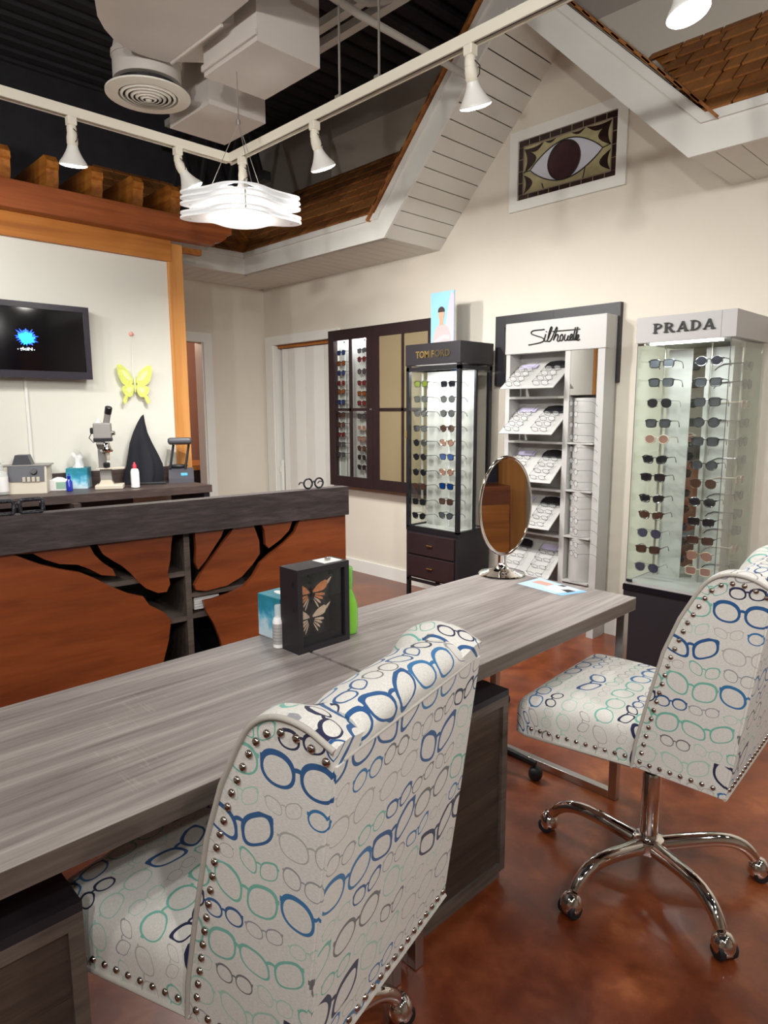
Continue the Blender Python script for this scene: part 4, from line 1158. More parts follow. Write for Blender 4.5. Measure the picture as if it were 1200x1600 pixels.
# advertising card on top
t = thing('poster_card', 'blue advertising card with a portrait standing on the black case', 'poster', (PY(690, 533, 3.6).x, 3.6, zt))
q0, q1 = PY(673, 534, 3.6), PY(709, 534, 3.6); qh = PY(678, 458, 3.6).z
X0, X1, Z0, Z1 = q0.x, q1.x, zt, qh
pu = lambda u, v, d_=0: (X0+(X1-X0)*u, 3.6-d_, Z0+(Z1-Z0)*v)
def sheet(name, pts, mat, d_, par): part(name, MB().prism(pts, lambda a, c, e: pu(a, c, e), d_, d_+.0006), mat, par)
part('card', MB().box(X0, X1, 3.6, 3.606, Z0, Z1), 'sky_blue', t)
sheet('printed_shade', [(.55, 0), (1, 0), (1, .92), (.86, 1), (.72, .6)], 'lilac', .0003, t)
sheet('printed_shirt', [(.05, 0), (.9, 0), (.86, .2), (.74, .34), (.5, .42), (.26, .36), (.12, .2)], 'shirt_grey', .001, t)
sheet('printed_neck', [(.38, .38), (.56, .38), (.56, .5), (.38, .5)], 'skin', .0017, t)
sheet('printed_head', ell(.47, .58, .13, .12), 'skin', .0024, t)
sheet('printed_hair', ell(.47, .64, .145, .085, 16, -.2, PI+.2, False), 'hair_brown', .0031, t)
sheet('printed_arm', [(.1, .02), (.6, .12), (.82, .1), (.84, .18), (.55, .2), (.15, .1)], 'mauve', .0017, t)

# --- black wall frame behind the white fixture
t = thing('wall_frame', 'wide black frame on the wall behind the white eyewear fixture', 'frame', (-2.37, YW, 1.56))
fx0, fx1, fzA, fzB = -2.822, -1.928, 1.56, 2.02
for xa, xb in ((fx0, fx0+.075), (fx1-.075, fx1)): part('frame_side', MB().box(xa, xb, YW-.035, YW-.001, fzA, fzB), 'black_satin', t)
part('frame_side', MB().box(fx0+.075, (fx0+fx1)/2, YW-.034, YW-.001, fzB-.075, fzB), 'black_satin', t); part('frame_side', MB().box((fx0+fx1)/2+.001, fx1-.075, YW-.034, YW-.001, fzB-.075, fzB), 'black_satin', t)
part('frame_side', MB().box(fx0+.075, fx1-.075, YW-.034, YW-.001, fzA, fzA+.075), 'black_satin', t)

# --- tall white fixture with slanted trays
YS, YSB = 3.69, 3.822
s0 = PY(792.5, 507, YS); s1 = PY(947.5, 489, YS)
wx0, wx1, wz = s0.x, s1.x+.004, (s0.z+s1.z)/2
t = thing('display_stand', 'tall white eyewear fixture with script header and slanted trays', 'display stand', ((wx0+wx1)/2, (YS+YSB)/2, 0))
part('back', MB().box(wx0, wx1, YSB-.012, YSB, 0, wz), 'display_white', t)
part('side', MB().box(wx0, wx0+.03, YS, YSB-.012, 0, wz), 'display_white', t); part('side', MB().box(wx1-.045, wx1, YS, YSB-.012, 0, wz), 'display_white', t)
zhd = PY(870, 549, YS).z
part('header', MB().rbox(((wx0+wx1)/2, YS+.015, (zhd+wz)/2), (wx1-wx0+.012, .045, wz-zhd), .004), 'display_white', t)
mx0, mx1 = PY(880, 650, YS).x, PY(888, 650, YS).x
part('mullion', MB().box(mx0, mx1, YS, YSB-.012, 0, zhd), 'display_white', t)
rows = []
tray_px = [((795, 604), (868, 594), (883, 555)), ((790, 690), (858, 690), (880, 640)), ((786, 765), (850, 764), (877, 712)), ((784, 835), (843, 835), (875, 784)), ((775, 900), (850, 905), (874, 850))]
ztops = [PY(840, y_, YS).z for y_ in (558, 628, 697, 771, 843)]; zbots = [PY(840, y_, YS).z for y_ in (620, 690, 763, 833, 910)]
trx0, trx1 = wx0+.03, mx0
for i, (za, zz) in enumerate(zip(zbots, ztops)):
    part('shelf_ledge', MB().box(trx0, trx1, YS, YSB-.012, za-.012, za+.002), 'display_white', t)
    hi, lo = Vector(((trx0+trx1)/2, YSB-.03, zz-.05)), Vector(((trx0+trx1)/2, YS-.115, za+.055))
    hi.z = zz-.045; lo.z = za+.05
    dirv = (hi-lo); L = dirv.length; dirv.normalize(); an = math.atan2(dirv.z, dirv.y)
    M_ = Matrix.Rotation(an, 3, 'X'); cen = (hi+lo)/2
    tr = part('tray', MB().rbox(cen, (trx1-trx0-.012, L, .008), .003, (1, 1, 1), None, M_), 'display_white', t)
    nrm = M_ @ Vector((0, 0, 1))
    for j, sx_ in enumerate((-.25, .25)):
        c0 = cen+Vector((sx_*(trx1-trx0), 0, 0))+dirv*(L*.40)+nrm*.012
        if (j == 1) != (i == 4):
            pts = [(-.068, -.03), (.068, -.03), (.068, .0), (.055, .022), (.02, .032), (-.02, .032), (-.055, .022), (-.068, 0)]
            part('case_lid', MB().prism(pts, lambda a, c, d_, c0=c0, M_=M_: c0+M_ @ Vector((a, c, d_)), 0, .012), 'black_gloss', tr)
        else:
            part('info_card', MB().obox(c0, (.125, .045, .003), M_), 'lilac', tr)
        for r_ in range(4):
            p = cen+Vector((sx_*(trx1-trx0), 0, 0))+dirv*(L*(.22-.21*r_))+nrm*.022
            M3 = M_ @ Matrix.Rotation(-.12, 3, 'X')
            eyewear('eyeglasses', 'rimless eyeglasses in %s row of the %s tray, %s side' % (('top', 'second', 'third', 'bottom')[r_], ('topmost', 'second', 'third', 'fourth', 'lowest')[i], ('left', 'right')[j]), 'rimless eyeglasses on the slanted trays', 'wire', 'frame_wire', 'lens_clear', p, tuple(M3.to_euler()), .88)
# right column: mirror above, curved backing with ledges
m0, m1 = PY(889, 545, YS), PY(936, 618, YS)
part('mirror', MB().box(mx1-.005, wx1-.05, YS+.004, YS+.012, PY(912, 617, YS).z, zhd+.002), 'mirror', t)
ledge = [PY(912, y_, YS).z for y_ in (620, 693, 768, 841, 912)]
xa, xb = mx1+.004, wx1-.052
for i in range(4):
    za, zz = ledge[i+1], ledge[i]
    n = 12; vs = []
    for k in range(n+1):
        u = k/n; yy = YS+.055-.07*math.sin(PI*u)
        vs += [(xa+(xb-xa)*u, yy, za+.006), (xa+(xb-xa)*u, yy, zz-.006)]
    part('curved_backing', MB().add(vs, [(2*k, 2*k+2, 2*k+3, 2*k+1) for k in range(n)]), 'display_white', t, smooth=60)
    part('ledge', MB().box(xa-.004, xb+.006, YS-.014, YSB-.012, za-.006, za+.004), 'display_white', t)
ec = [(630, 647, 664, 683), (702, 720, 737, 755), (778, 796, 813, 829), (850, 866)]
for i, ys in enumerate(ec):
    for j, yy in enumerate(ys):
        p = PY(896, yy, YS-.08)
        k = 'frame_gold' if (i == 2 and j == 1) else ('frame_black' if (i+j) % 3 == 1 else 'frame_wire')
        n_ = sum(len(e) for e in ec[:i])+j
        eyewear('eyeglasses', 'thin framed eyeglasses, %s on the curved right column of the white fixture' % ordinal(n_, 14), 'eyeglasses on the curved column', 'wire', k, 'lens_clear', (p.x, YS-.08, p.z), (0, 0, -.62), .9)
# script lettering on the header
def stroke(pts): return [PY(620+x/3.2, 440+y/3.2, YS-.012) for x, y in pts]
sc = MB()
for pts in ([(658, 317), (690, 311), (725, 303), (738, 292), (728, 280), (700, 272), (676, 264), (669, 255), (680, 245), (705, 242), (738, 239)],
            [(744, 262), (736, 292), (742, 300), (752, 296), (770, 250), (777, 228), (771, 224), (762, 250), (752, 296), (758, 301), (770, 294), (790, 245), (799, 225), (803, 230), (792, 265), (779, 300), (790, 275), (802, 262), (808, 268), (800, 295), (806, 300), (814, 292)],
            [(826, 262), (817, 272), (815, 290), (821, 298), (829, 290), (831, 272), (826, 262)],
            [(842, 262), (836, 285), (840, 297), (850, 291), (859, 262), (853, 287), (857, 296), (866, 288), (878, 270), (876, 260), (868, 266), (864, 282), (868, 294), (878, 290)],
            [(878, 290), (886, 262), (893, 228)], [(893, 228), (883, 272), (883, 294), (889, 290)], [(889, 290), (899, 258), (904, 226)], [(904, 226), (893, 276), (894, 294), (901, 288), (910, 274), (908, 263), (902, 268), (899, 284), (903, 296), (914, 288)],
            [(778, 249), (915, 237)], [(746, 252), (748, 248)]):
    sc.tube(smooth_poly([tuple(p) for p in stroke(pts)], 1), .0034, 6)
part('script_lettering', sc, 'letter_black', t, smooth=60)

# --- glass case with silver header
Y0, Y1 = 3.33, 3.80
h0, h1 = PY(995.6, 497.5, Y0), PY(1153.4, 481, Y0)
gx0, gx1, gzt = h0.x, h1.x, (h0.z+h1.z)/2
gzh = PY(995, 537, Y0).z; gzb = PY(972, 907, Y0).z
t = thing('display_case', 'tall frameless glass case with silver header and black plinth', 'display case', ((gx0+gx1)/2, (Y0+Y1)/2, 0))
part('header', MB().rbox(((gx0+gx1)/2, (Y0+Y1)/2, (gzt+gzh)/2), (gx1-gx0, Y1-Y0, gzt-gzh), .002), 'display_grey_white', t)
part('header_joint', MB().box(PY(1129, 483, Y0).x-.001, PY(1129, 483, Y0).x+.001, Y0-.0012, Y0+.002, gzh, gzt-.002), 'grey_plastic', t)
part('plinth', MB().box(gx0-.0, gx1-.0, Y0, Y1, .06, gzb-.012), 'black_satin', t); part('toe_kick', MB().box(gx0+.03, gx1-.03, Y0+.03, Y1-.03, 0, .06), 'black_metal', t)
part('plinth_top', MB().box(gx0+.003, gx1-.003, Y0+.004, Y1-.004, gzb-.012, gzb), 'display_grey_white', t)
part('plinth_trim', MB().box(gx0-.003, gx1+.003, Y0-.004, Y0+.002, gzb-.045, gzb-.014), 'black_gloss', t)
g0, g1 = gx0+.008, gx1-.022
for args in ((g0, g1, Y0+.008, Y0+.014), (g0, g1, Y1-.014, Y1-.008), (g0, g0+.006, Y0+.015, Y1-.015), (g1-.006, g1, Y0+.015, Y1-.015)):
    part('glass_pane', MB().box(*args, gzb, gzh), 'case_glass_green', t)
led(t, g0+.05, g1-.05, Y0+.03, Y0+.06, gzh-.004, 2.6, 'glass_case_led')
for xa in (g0, g1):
    part('glass_edge', MB().box(xa-.0015, xa+.0015, Y0+.0065, Y0+.008, gzb, gzh), 'dark_grey_plastic', t)
part('hinge', MB().rbox((g0+.02, Y0+.004, gzh-.008), (.035, .012, .012), .003), 'chrome', t); part('hinge', MB().rbox((g0+.02, Y0+.004, gzb+.008), (.03, .012, .014), .003), 'black_metal', t)
IY = 3.60
sx = [g0+.05, PY(1074, 700, IY).x, PY(1094, 700, IY).x, g1-.07]
part('display_panel', MB().box(sx[0], sx[1], IY, IY+.012, gzb, gzh-.02), 'display_white', t); part('display_panel', MB().box(sx[2], sx[3], IY, IY+.012, gzb, gzh-.02), 'display_white', t)
part('mirror_strip', MB().box(sx[1], sx[2], IY+.002, IY+.012, gzb+.06, gzh-.05), 'mirror', t)
part('side_display_panel', MB().box(sx[3]-.012, sx[3], IY+.012, Y1-.05, gzb, gzh-.02), 'display_white', t)
for xx in (1034, 1105):
    xr = PY(xx, 700, IY).x; part('hanger_rod', MB().tube([(xr, IY-.02, gzb), (xr, IY-.02, gzh)], .006, 8), 'cable_steel', t, smooth=40)
part('hanger_rod', MB().tube([(sx[3]+.02, 3.66, gzb), (sx[3]+.02, 3.66, gzh)], .009, 8), 'cable_steel', t, smooth=40)
yl = [568, 597.5, 630, 661.5, 686.5, 718, 746, 779, 805, 833.5, 858.5, 886.6]
xl_ = [1034, 1033, 1030, 1028, 1026, 1023, 1020, 1018, 1017, 1014, 1012, 1010]
kl = ['smoke', 'smoke', 'wiredark', 'smoke', 'clear', 'dark', 'dark', 'dark', 'tort', 'grad', 'tort', 'grad']
hl = ['square', 'square', 'aviator', 'square', 'round', 'cat', 'square', 'cat', 'cat', 'aviator', 'square', 'aviator']
yr = [564, 597, 628, 660, 690, 727, 756, 785, 816, 845, 869, 893]
kr = ['dark', 'smoke', 'smoke', 'smoke', 'smoke', 'smoke', 'tort', 'dark', 'dark', 'tort', 'rose', 'clear']
hr = ['round', 'square', 'square', 'round', 'square', 'round', 'aviator', 'round', 'square', 'square', 'aviator', 'square']
yp = 3.43
for ys, xs_, ks, hs, cn in ((yl, xl_, kl, hl, 'left'), (yr, [1108-i*1.6 for i in range(12)], kr, hr, 'middle')):
    for i in range(12):
        p = PY(xs_[i], ys[i], yp); nm, fm, lm = LOOK[ks[i]]
        eyewear('sunglasses', '%s %s sunglasses, %s, %s column, silver-topped case' % (nm, SHAPE[hs[i]], ordinal(i, 12), cn), 'sunglasses in the silver-topped case', hs[i], fm, lm, (p.x, yp, p.z), (0, 0, .06), 1.0)
ysd = [571, 600, 632, 661, 690, 719, 749, 774, 802, 828, 855, 882]
for i, yy in enumerate(ysd):
    p = PX(1166-i*1.2, yy, sx[3]+.05); k = ('smoke', 'dark', 'clear', 'smoke')[i % 4]; nm, fm, lm = LOOK[k]
    eyewear('sunglasses', '%s sunglasses, %s, right side of the silver-topped case' % (nm, ordinal(i, 12)), 'sunglasses in the silver-topped case', ('square', 'round', 'square')[i % 3], fm, lm, (sx[3]+.05, 3.66, p.z), (0, 0, PI/2), .98)
# slab serif capitals
def cap(ch):
    m_ = []
    st = lambda x, w_=.19: m_.append([(x, 0), (x+w_, 0), (x+w_, 1), (x, 1)])
    sf = lambda x, w_, z: m_.append([(x, z), (x+w_, z), (x+w_, z+.075), (x, z+.075)])
    bowl = lambda x, r_, z0_, z1_: m_.append([(x, z1_)]+[(x+r_*math.sin(a), (z0_+z1_)/2+(z1_-z0_)/2*math.cos(a)) for a in [PI*i/12 for i in range(13)]]+[(x, z0_), (x, z0_+.09)]+[(x+(r_-.17)*math.sin(a), (z0_+z1_)/2-((z1_-z0_)/2-.09)*math.cos(a)) for a in [PI*i/12 for i in range(13)]]+[(x, z1_-.09)])
    if ch in 'PRD':
        st(.10); sf(0, .38, 0); sf(0, .3, .925)
        if ch == 'D': bowl(.28, .56, 0, 1); return m_, .90
        bowl(.28, .46, .44, 1)
        if ch == 'R': m_.append([(.34, .46), (.56, .46), (.86, 0), (.62, 0)]); sf(.60, .34, 0); return m_, .96
        return m_, .80
    m_.append([(.42, 1), (.58, 1), (.90, 0), (.68, 0), (.49, .72)]); m_.append([(.42, 1), (.50, .80), (.18, 0), (.08, 0)]); m_.append([(.24, .26), (.72, .26), (.72, .36), (.26, .36)]); sf(0, .28, 0); sf(.6, .38, 0)
    return m_, .98
wid = sum(cap(c)[1] for c in 'PRADA')+4*.10
lx0, lx1 = PY(1021, 515, Y0).x, PY(1119, 506, Y0).x; lzA, lzB = PY(1070, 517, Y0).z, PY(1070, 501.5, Y0).z
cur = 0
for c in 'PRADA':
    polys, wd = cap(c); m_ = MB()
    for i, pl in enumerate(polys):
        m_.prism(pl, lambda a, q_, d_: (lx0+(lx1-lx0)*(cur+a)/wid, Y0-.0015-d_, lzA+(lzB-lzA)*q_), 0, .006+.0003*i)
    part('letter', m_, 'letter_black', t); cur += wd+.10

# --- stained glass eye
pts_in = [PY(812.6, 224, YW), PY(968.5, 169.3, YW), PY(963.9, 274.8, YW), PY(810.3, 315.5, YW)]
ex0, ex1 = (pts_in[0].x+pts_in[3].x)/2, (pts_in[1].x+pts_in[2].x)/2; ez0, ez1 = (pts_in[2].z+pts_in[3].z)/2, (pts_in[0].z+pts_in[1].z)/2
t = thing('stained_glass_eye', 'stained glass panel of a brown eye in a white frame', 'stained glass', ((ex0+ex1)/2, YW, ez0-.06))
fw = .062
for a in ((ex0-fw, ex0, ez0-fw, ez1+fw), (ex1, ex1+fw, ez0-fw, ez1+fw), (ex0, ex1, ez0-fw, ez0), (ex0, ex1, ez1, ez1+fw)):
    part('frame_board', MB().box(a[0], a[1], YW-.02, YW-.001, a[2], a[3]), 'white_paint', t)
W_, H_ = ex1-ex0, ez1-ez0
eu = lambda u, v, d_=0: (ex0+W_*u, YW-.004-d_, ez1-H_*v)
def gl(name, pts, mat, d_, th=.001): part(name, MB().prism(pts, lambda a, c, e: eu(a, c, e), d_, d_+th), mat, t)
gl('glass_ground', [(0, 0), (1, 0), (1, 1), (0, 1)], 'amber_glass', 0)
nb = 9
for i in range(nb):
    a, c = i/nb+.003, (i+1)/nb-.003
    gl('border_glass', [(a, 0), (c, 0), (c, .105), (a, .105)], 'glass_brown', .0015); gl('border_glass', [(a, .905), (c, .905), (c, 1), (a, 1)], 'glass_brown', .0015)
for i in range(4):
    a, c = .105+.8*i/4+.004, .105+.8*(i+1)/4-.004
    gl('border_glass', [(0, a), (.055, a), (.055, c), (0, c)], 'glass_brown', .0015); gl('border_glass', [(.945, a), (1, a), (1, c), (.945, c)], 'glass_brown', .0015)
for pts in ([(.055, .105), (.945, .105)], [(.055, .905), (.945, .905)], [(.055, .105), (.055, .905)], [(.945, .105), (.945, .905)]):
    part('lead_came', MB().tube([eu(u, v, .003) for u, v in pts], .004, 6), 'solder', t)
def lid(n=20): 
    up = [(.13+.733*i/n, .53-.33*math.sin(PI*i/n)**.85-.02*i/n) for i in range(n+1)]; dn = [(.863-.733*i/n, .51+.31*math.sin(PI*i/n)**.85+.02*i/n) for i in range(1, n)]
    return up+dn
gl('eye_white', lid(), 'eye_white', .0015)
gl('iris', ell(.485, .52, .165, .165*W_/H_), 'iris_brown', .003)
part('lead_line', MB().tube([eu(u, v, .004) for u, v in lid()], .0035, 6, closed=True), 'lead', t); part('lead_line', MB().tube([eu(u, v, .0045) for u, v in ell(.485, .52, .165, .165*W_/H_, 32)], .0035, 6, closed=True), 'lead', t)
def crescent(u0, v0, u1, v1, bulge):
    du, dv = u1-u0, v1-v0; pu_, pv_ = -dv, du
    a = [(u0+du*k/8+pu_*bulge*math.sin(PI*k/8), v0+dv*k/8+pv_*bulge*math.sin(PI*k/8)) for k in range(9)]
    c = [(u0+du*k/8+pu_*bulge*.25*math.sin(PI*k/8), v0+dv*k/8+pv_*bulge*.25*math.sin(PI*k/8)) for k in range(7, 0, -1)]
    gl('dark_crescent', a+c, 'glass_brown', .002)
for a in ((.06, .15, .27, .12, .5), (.28, .12, .40, .12, .45), (.55, .12, .69, .11, .45), (.70, .11, .94, .12, .45), (.06, .55, .06, .15, .33), (.06, .9, .06, .58, .3), (.94, .12, .94, .5, .33), (.94, .56, .94, .88, .33)): crescent(*a)
for pts in ([(.055, .53), (.13, .53)], [(.863, .51), (.945, .48)], [(.26, .80), (.28, .905)], [(.70, .74), (.68, .905)]):
    part('lead_line', MB().tube([eu(u, v, .003) for u, v in pts], .003, 6), 'lead', t)

# ================================================================== RECEPTION COUNTER WITH THE TREE CUT-OUT
P1 = Vector((-2.347, 2.041, 0)); DD = Vector((.152, 1.275, 0)).normalized(); NN = Vector((DD.y, -DD.x, 0))
def RW(a, d_, z): p = P1-DD*a-NN*d_; return (p.x, p.y, z)
def rp(x, y, d_=0.):                      # pixel -> (along, height) on the front plane
    p = PP(x, y, P1-NN*d_, NN); return ((P1-p).dot(DD), p.z)
def rbx(a0, a1, d0, d1, z0, z1):
    return MB().add([RW(a, d_, z) for a in (a0, a1) for d_ in (d0, d1) for z in (z0, z1)], [(0, 1, 3, 2), (4, 6, 7, 5), (0, 4, 5, 1), (2, 3, 7, 6), (0, 2, 6, 4), (1, 5, 7, 3)])
t = thing('reception_desk', 'mahogany reception desk with a tree-shaped shelf cut-out and dark top board', 'reception desk', (P1.x, P1.y, 0))
RLEN = 2.5
zpb = rp(300, 831)[1]; zpt = 1.05
tree = [(45, 272), (110, 268), (150, 288), (200, 303), (260, 305), (300, 320), (340, 340), (388, 343), (378, 320), (340, 295), (315, 270), (292, 225), (318, 225), (345, 270), (380, 293), (410, 310), (440, 335), (460, 360), (490, 385), (530, 400), (558, 396), (570, 370), (562, 330), (570, 290), (573, 240), (580, 190), (652, 190), (657, 250), (655, 300), (664, 322), (690, 290), (715, 250), (740, 212), (755, 175), (790, 168), (772, 200), (745, 235), (720, 270), (690, 310), (665, 350), (652, 375), (657, 390), (690, 393), (760, 375), (810, 345), (845, 305), (870, 268), (868, 225), (845, 160), (868, 158), (886, 190), (890, 238), (900, 250), (940, 220), (968, 190), (985, 140), (1010, 138), (988, 195), (950, 235), (905, 270), (872, 300), (847, 345), (820, 377), (770, 402), (715, 420), (682, 427), (690, 460), (715, 500), (738, 555), (760, 640), (775, 720), (520, 760), (545, 640), (565, 560), (573, 492), (552, 466), (500, 440), (480, 412), (430, 402), (370, 378), (320, 352), (270, 332), (200, 320), (140, 306), (100, 292)]
tree = [rp(x/2.1429, 740+y/2.1429) for x, y in tree]
tree = [(a, min(z, zpb+.06)) for a, z in tree]
part('front_panel', outline([[(0, .0), (RLEN, .0), (RLEN, zpb+.08), (0, zpb+.08)], tree], lambda a, c, d_: RW(a, d_, c), 0, .022), 'mahogany', t)
part('top_board', rbx(-.004, RLEN, -.024, .03, zpb, zpt), 'dark_plank', t)
part('top_cap', rbx(-.004, RLEN, .030, .05, zpb+.02, zpt-.002), 'dark_plank', t)
part('end_panel', rbx(-.003, .018, .022, .60, 0, zpb+.03), 'dark_plank', t)
part('work_surface', rbx(.018, RLEN, .05, .60, zpb+.005, zpb+.03), 'counter_wood', t)  # raised to close the shelf box so its inside stays dark
part('far_end_panel', rbx(RLEN-.02, RLEN, .022, .60, 0, zpb), 'dark_plank', t)  # added unseen end, keeps light out of the shelf box
part('inner_back', rbx(.02, RLEN, .36, .375, 0, zpb+.004), 'black_satin', t)
a_d = rp(293, 900, .03)[0]
part('divider', rbx(a_d-.012, a_d+.012, .024, .36, .02, zpb), 'drawer_frame', t)
for xx, yy in ((277, 897), (277, 968)): part('shelf', rbx(a_d+.012, RLEN-.02, .026, .36, rp(xx, yy, .03)[1]-.012, rp(xx, yy, .03)[1]+.008), 'drawer_frame', t)
for xx, yy in ((320, 925), (310, 960)): part('shelf', rbx(.02, a_d-.012, .026, .36, rp(xx, yy, .03)[1]-.012, rp(xx, yy, .03)[1]+.006), 'drawer_frame', t)
for i in range(5):
    z_ = rp(310, 957, .03)[1]+.008
    p = RW(a_d-.12, .1, 0)
    m_ = rbx(a_d-.14, a_d-.03, .05, .25, z_+.011*i, z_+.011*i+.009)
    solo('paper_pad', m_, 'paper_white', 'white paper pad in the tree shelf stack, %s' % ('lowest', 'second up', 'middle', 'second down', 'top')[i], 'paper', 'paper pads in the tree shelf')
# decorative spectacles on the top board
def prop_specs(label, cen_a, r_, square, mat, gap):
    t = thing('spectacle_ornament', label, 'ornament', RW(cen_a, .0, zpt))
    m_ = MB()
    for sg in (-1, 1):
        if square: lp = [(sg*gap+x*r_, z*r_*.62) for x, z in [(-1, -.8), (-.8, -1), (.8, -1), (1, -.8), (1, .8), (.8, 1), (-.8, 1), (-1, .8)]]; rr = r_*.62
        else: lp = ell(sg*gap, 0, r_, r_, 24); rr = r_
        m_.tube([RW(cen_a-a, .0, zpt+rr+.004+z) for a, z in lp], r_*.2, 8, closed=True)
    part('rims', m_, mat, t, smooth=60)
    part('bridge', MB().tube([RW(cen_a-a, .0, zpt+rr+.004+z) for a, z in ((-gap+r_, .2*r_), (0, .45*r_), (gap-r_, .2*r_))], r_*.2, 8), mat, t, smooth=60)
    for sg in (-1, 1):
        part('temple', MB().tube([RW(cen_a-sg*(gap+r_), d_, zpt+rr+.004+z) for d_, z in ((0, .2*r_), (.03, .2*r_), (.045, -.3*r_))], r_*.14, 6), mat, t, smooth=60)
prop_specs('round black spectacle ornament on the far end of the dark board', rp(490, 760)[0], .0215, False, 'sparkle', .0285)
prop_specs('glittery square spectacle ornament on the dark board at the left', rp(27, 800)[0], .036, True, 'sparkle', .045)

# ================================================================== BACK COUNTER
CZ = .90
fe0, fe1 = Vector((-4.239, 1.085)), Vector((-4.079, 2.335)); ed = (fe1-fe0)/(fe1.y-fe0.y)
pt = lambda y: (fe0+ed*(y-fe0.y))
pA, pB = pt(-1.0), pt(2.345)
t = thing('back_counter', 'dark wood counter against the television wall carrying the instruments', 'counter', (XP+.2, 1.4, 0))
part('worktop', MB().prism([(pA.x, pA.y), (pB.x, pB.y), (XP+.002, pB.y), (XP+.002, pA.y)], lambda a, c, d_: (a, c, d_), CZ-.05, CZ), 'counter_wood', t)
part('end_panel', MB().box(XP+.04, pB.x-.02, pB.y-.05, pB.y-.01, 0, CZ-.05), 'black_satin', t)
part('support_panel', MB().box(XP+.04, pB.x-.05, 1.45, 1.49, 0, CZ-.05), 'counter_wood', t); part('support_panel', MB().box(XP+.04, pB.x-.12, .3, .34, 0, CZ-.05), 'counter_wood', t)
part('apron', MB().box(XP+.03, XP+.06, -1., 2.0, .55, CZ-.05), 'black_satin', t)
part('backsplash', MB().box(XP+.002, XP+.02, -1., 2.36, CZ, CZ+.10), 'counter_wood', t)
def onc(x, y, back=0.): p = PZ(x, y, CZ); d = (p-CAM); d.z = 0; d.normalize(); p = p+d*back; p.z = CZ; return p, mpp(p)
RZ = math.radians(62)
def item(name, label, cat, x, y, back=0., rz=RZ):
    p, k = onc(x, y, back); return thing(name, label, cat, tuple(p), rz), k
L_ = dict(world=False)
# tabletop edger
t, k = item('lens_edger', 'beige tabletop lens edger with dark control face', 'machine', 46, 771, .09)
w_, h_ = .24, .165
part('body', MB().prism([(-.10, 0), (.10, 0), (.10, h_), (-.06, h_), (-.085, h_*.45)], lambda a, c, d_: (d_, a, c), -w_/2, w_/2), 'beige_plastic', t, **L_)
part('control_face', MB().prism([(-.0875, h_*.45), (-.0625, h_), (-.0665, h_), (-.0915, h_*.45)], lambda a, c, d_: (d_, a, c), -w_*.40, w_*.45), 'dark_grey_plastic', t, **L_)
part('lid', MB().rbox((.0, .02, h_+.004), (w_+.03, .17, .008), .003), 'grey_plastic', t, **L_)
part('wheel_housing', MB().prism([(-.055, 0), (.055, 0), (.035, .06), (-.035, .06)], lambda a, c, d_: (a-.02, d_, c+h_+.008), -.045, .045), 'dark_grey_plastic', t, **L_)
part('dial', MB().lathe([(.003, .012), (.018, .012), (.02, 0)], 16, (.05, -.078, h_*.8), aim((0, -1, .4))), 'black_plastic', t, smooth=40, **L_)
for i in range(4): part('switch', MB().rbox((-.005+.026*i, -.088, h_*.52), (.018, .014, .03), .003), 'beige_plastic', t, **L_)
for i in range(4): part('vent_slot', MB().box(-w_/2-.001, -w_/2+.001, -.05, .06, .03+.02*i, .035+.02*i), 'black_satin', t, **L_)
# sanitizer bottle at the left edge
t, k = item('pump_bottle', 'clear pump bottle with white label at the left end of the back counter', 'bottle', 5, 773, -.01)
part('bottle', MB().lathe([(.02, 0), (.034, .004), (.034, .12), (.03, .135), (.014, .145), (.012, .16)], 20), 'clear_plastic', t, smooth=40, **L_)
part('label', MB().lathe([(.0345, .02), (.0347, .022), (.0347, .108), (.0345, .11)], 20), 'paper_white', t, smooth=40, **L_)
part('pump', MB().lathe([(.013, .158), (.014, .175), (.005, .178), (.005, .195), (.018, .196), (.018, .205), (.002, .207)], 14), 'clear_plastic', t, smooth=40, **L_)
# wipes box
t, k = item('wipes_box', 'low white wipes box with green print', 'box', 94, 767, .045)
part('carton', MB().rbox((0, 0, .034), (.12, .075, .068), .003), 'paper_white', t, **L_)
part('print_patch', MB().box(-.015, .055, -.0382, -.0376, .012, .055), 'sage', t, **L_)
part('wipe', MB().prism([(-.04, 0), (.04, 0), (.02, .012), (-.01, .016), (-.035, .008)], lambda a, c, d_: (a, d_, c+.068), -.012, .012), 'tissue_white', t, **L_)
# cobalt bottle
t, k = item('dropper_bottle', 'small cobalt blue dropper bottle', 'bottle', 109, 768, .01)
part('bottle', MB().lathe([(.012, 0), (.020, .003), (.020, .06), (.012, .072), (.009, .078)], 16), 'cobalt', t, smooth=40, **L_)
part('cap', MB().lathe([(.010, .077), (.011, .095), (.006, .1), (.004, .112), (.001, .113)], 14), 'cobalt', t, smooth=40, **L_)
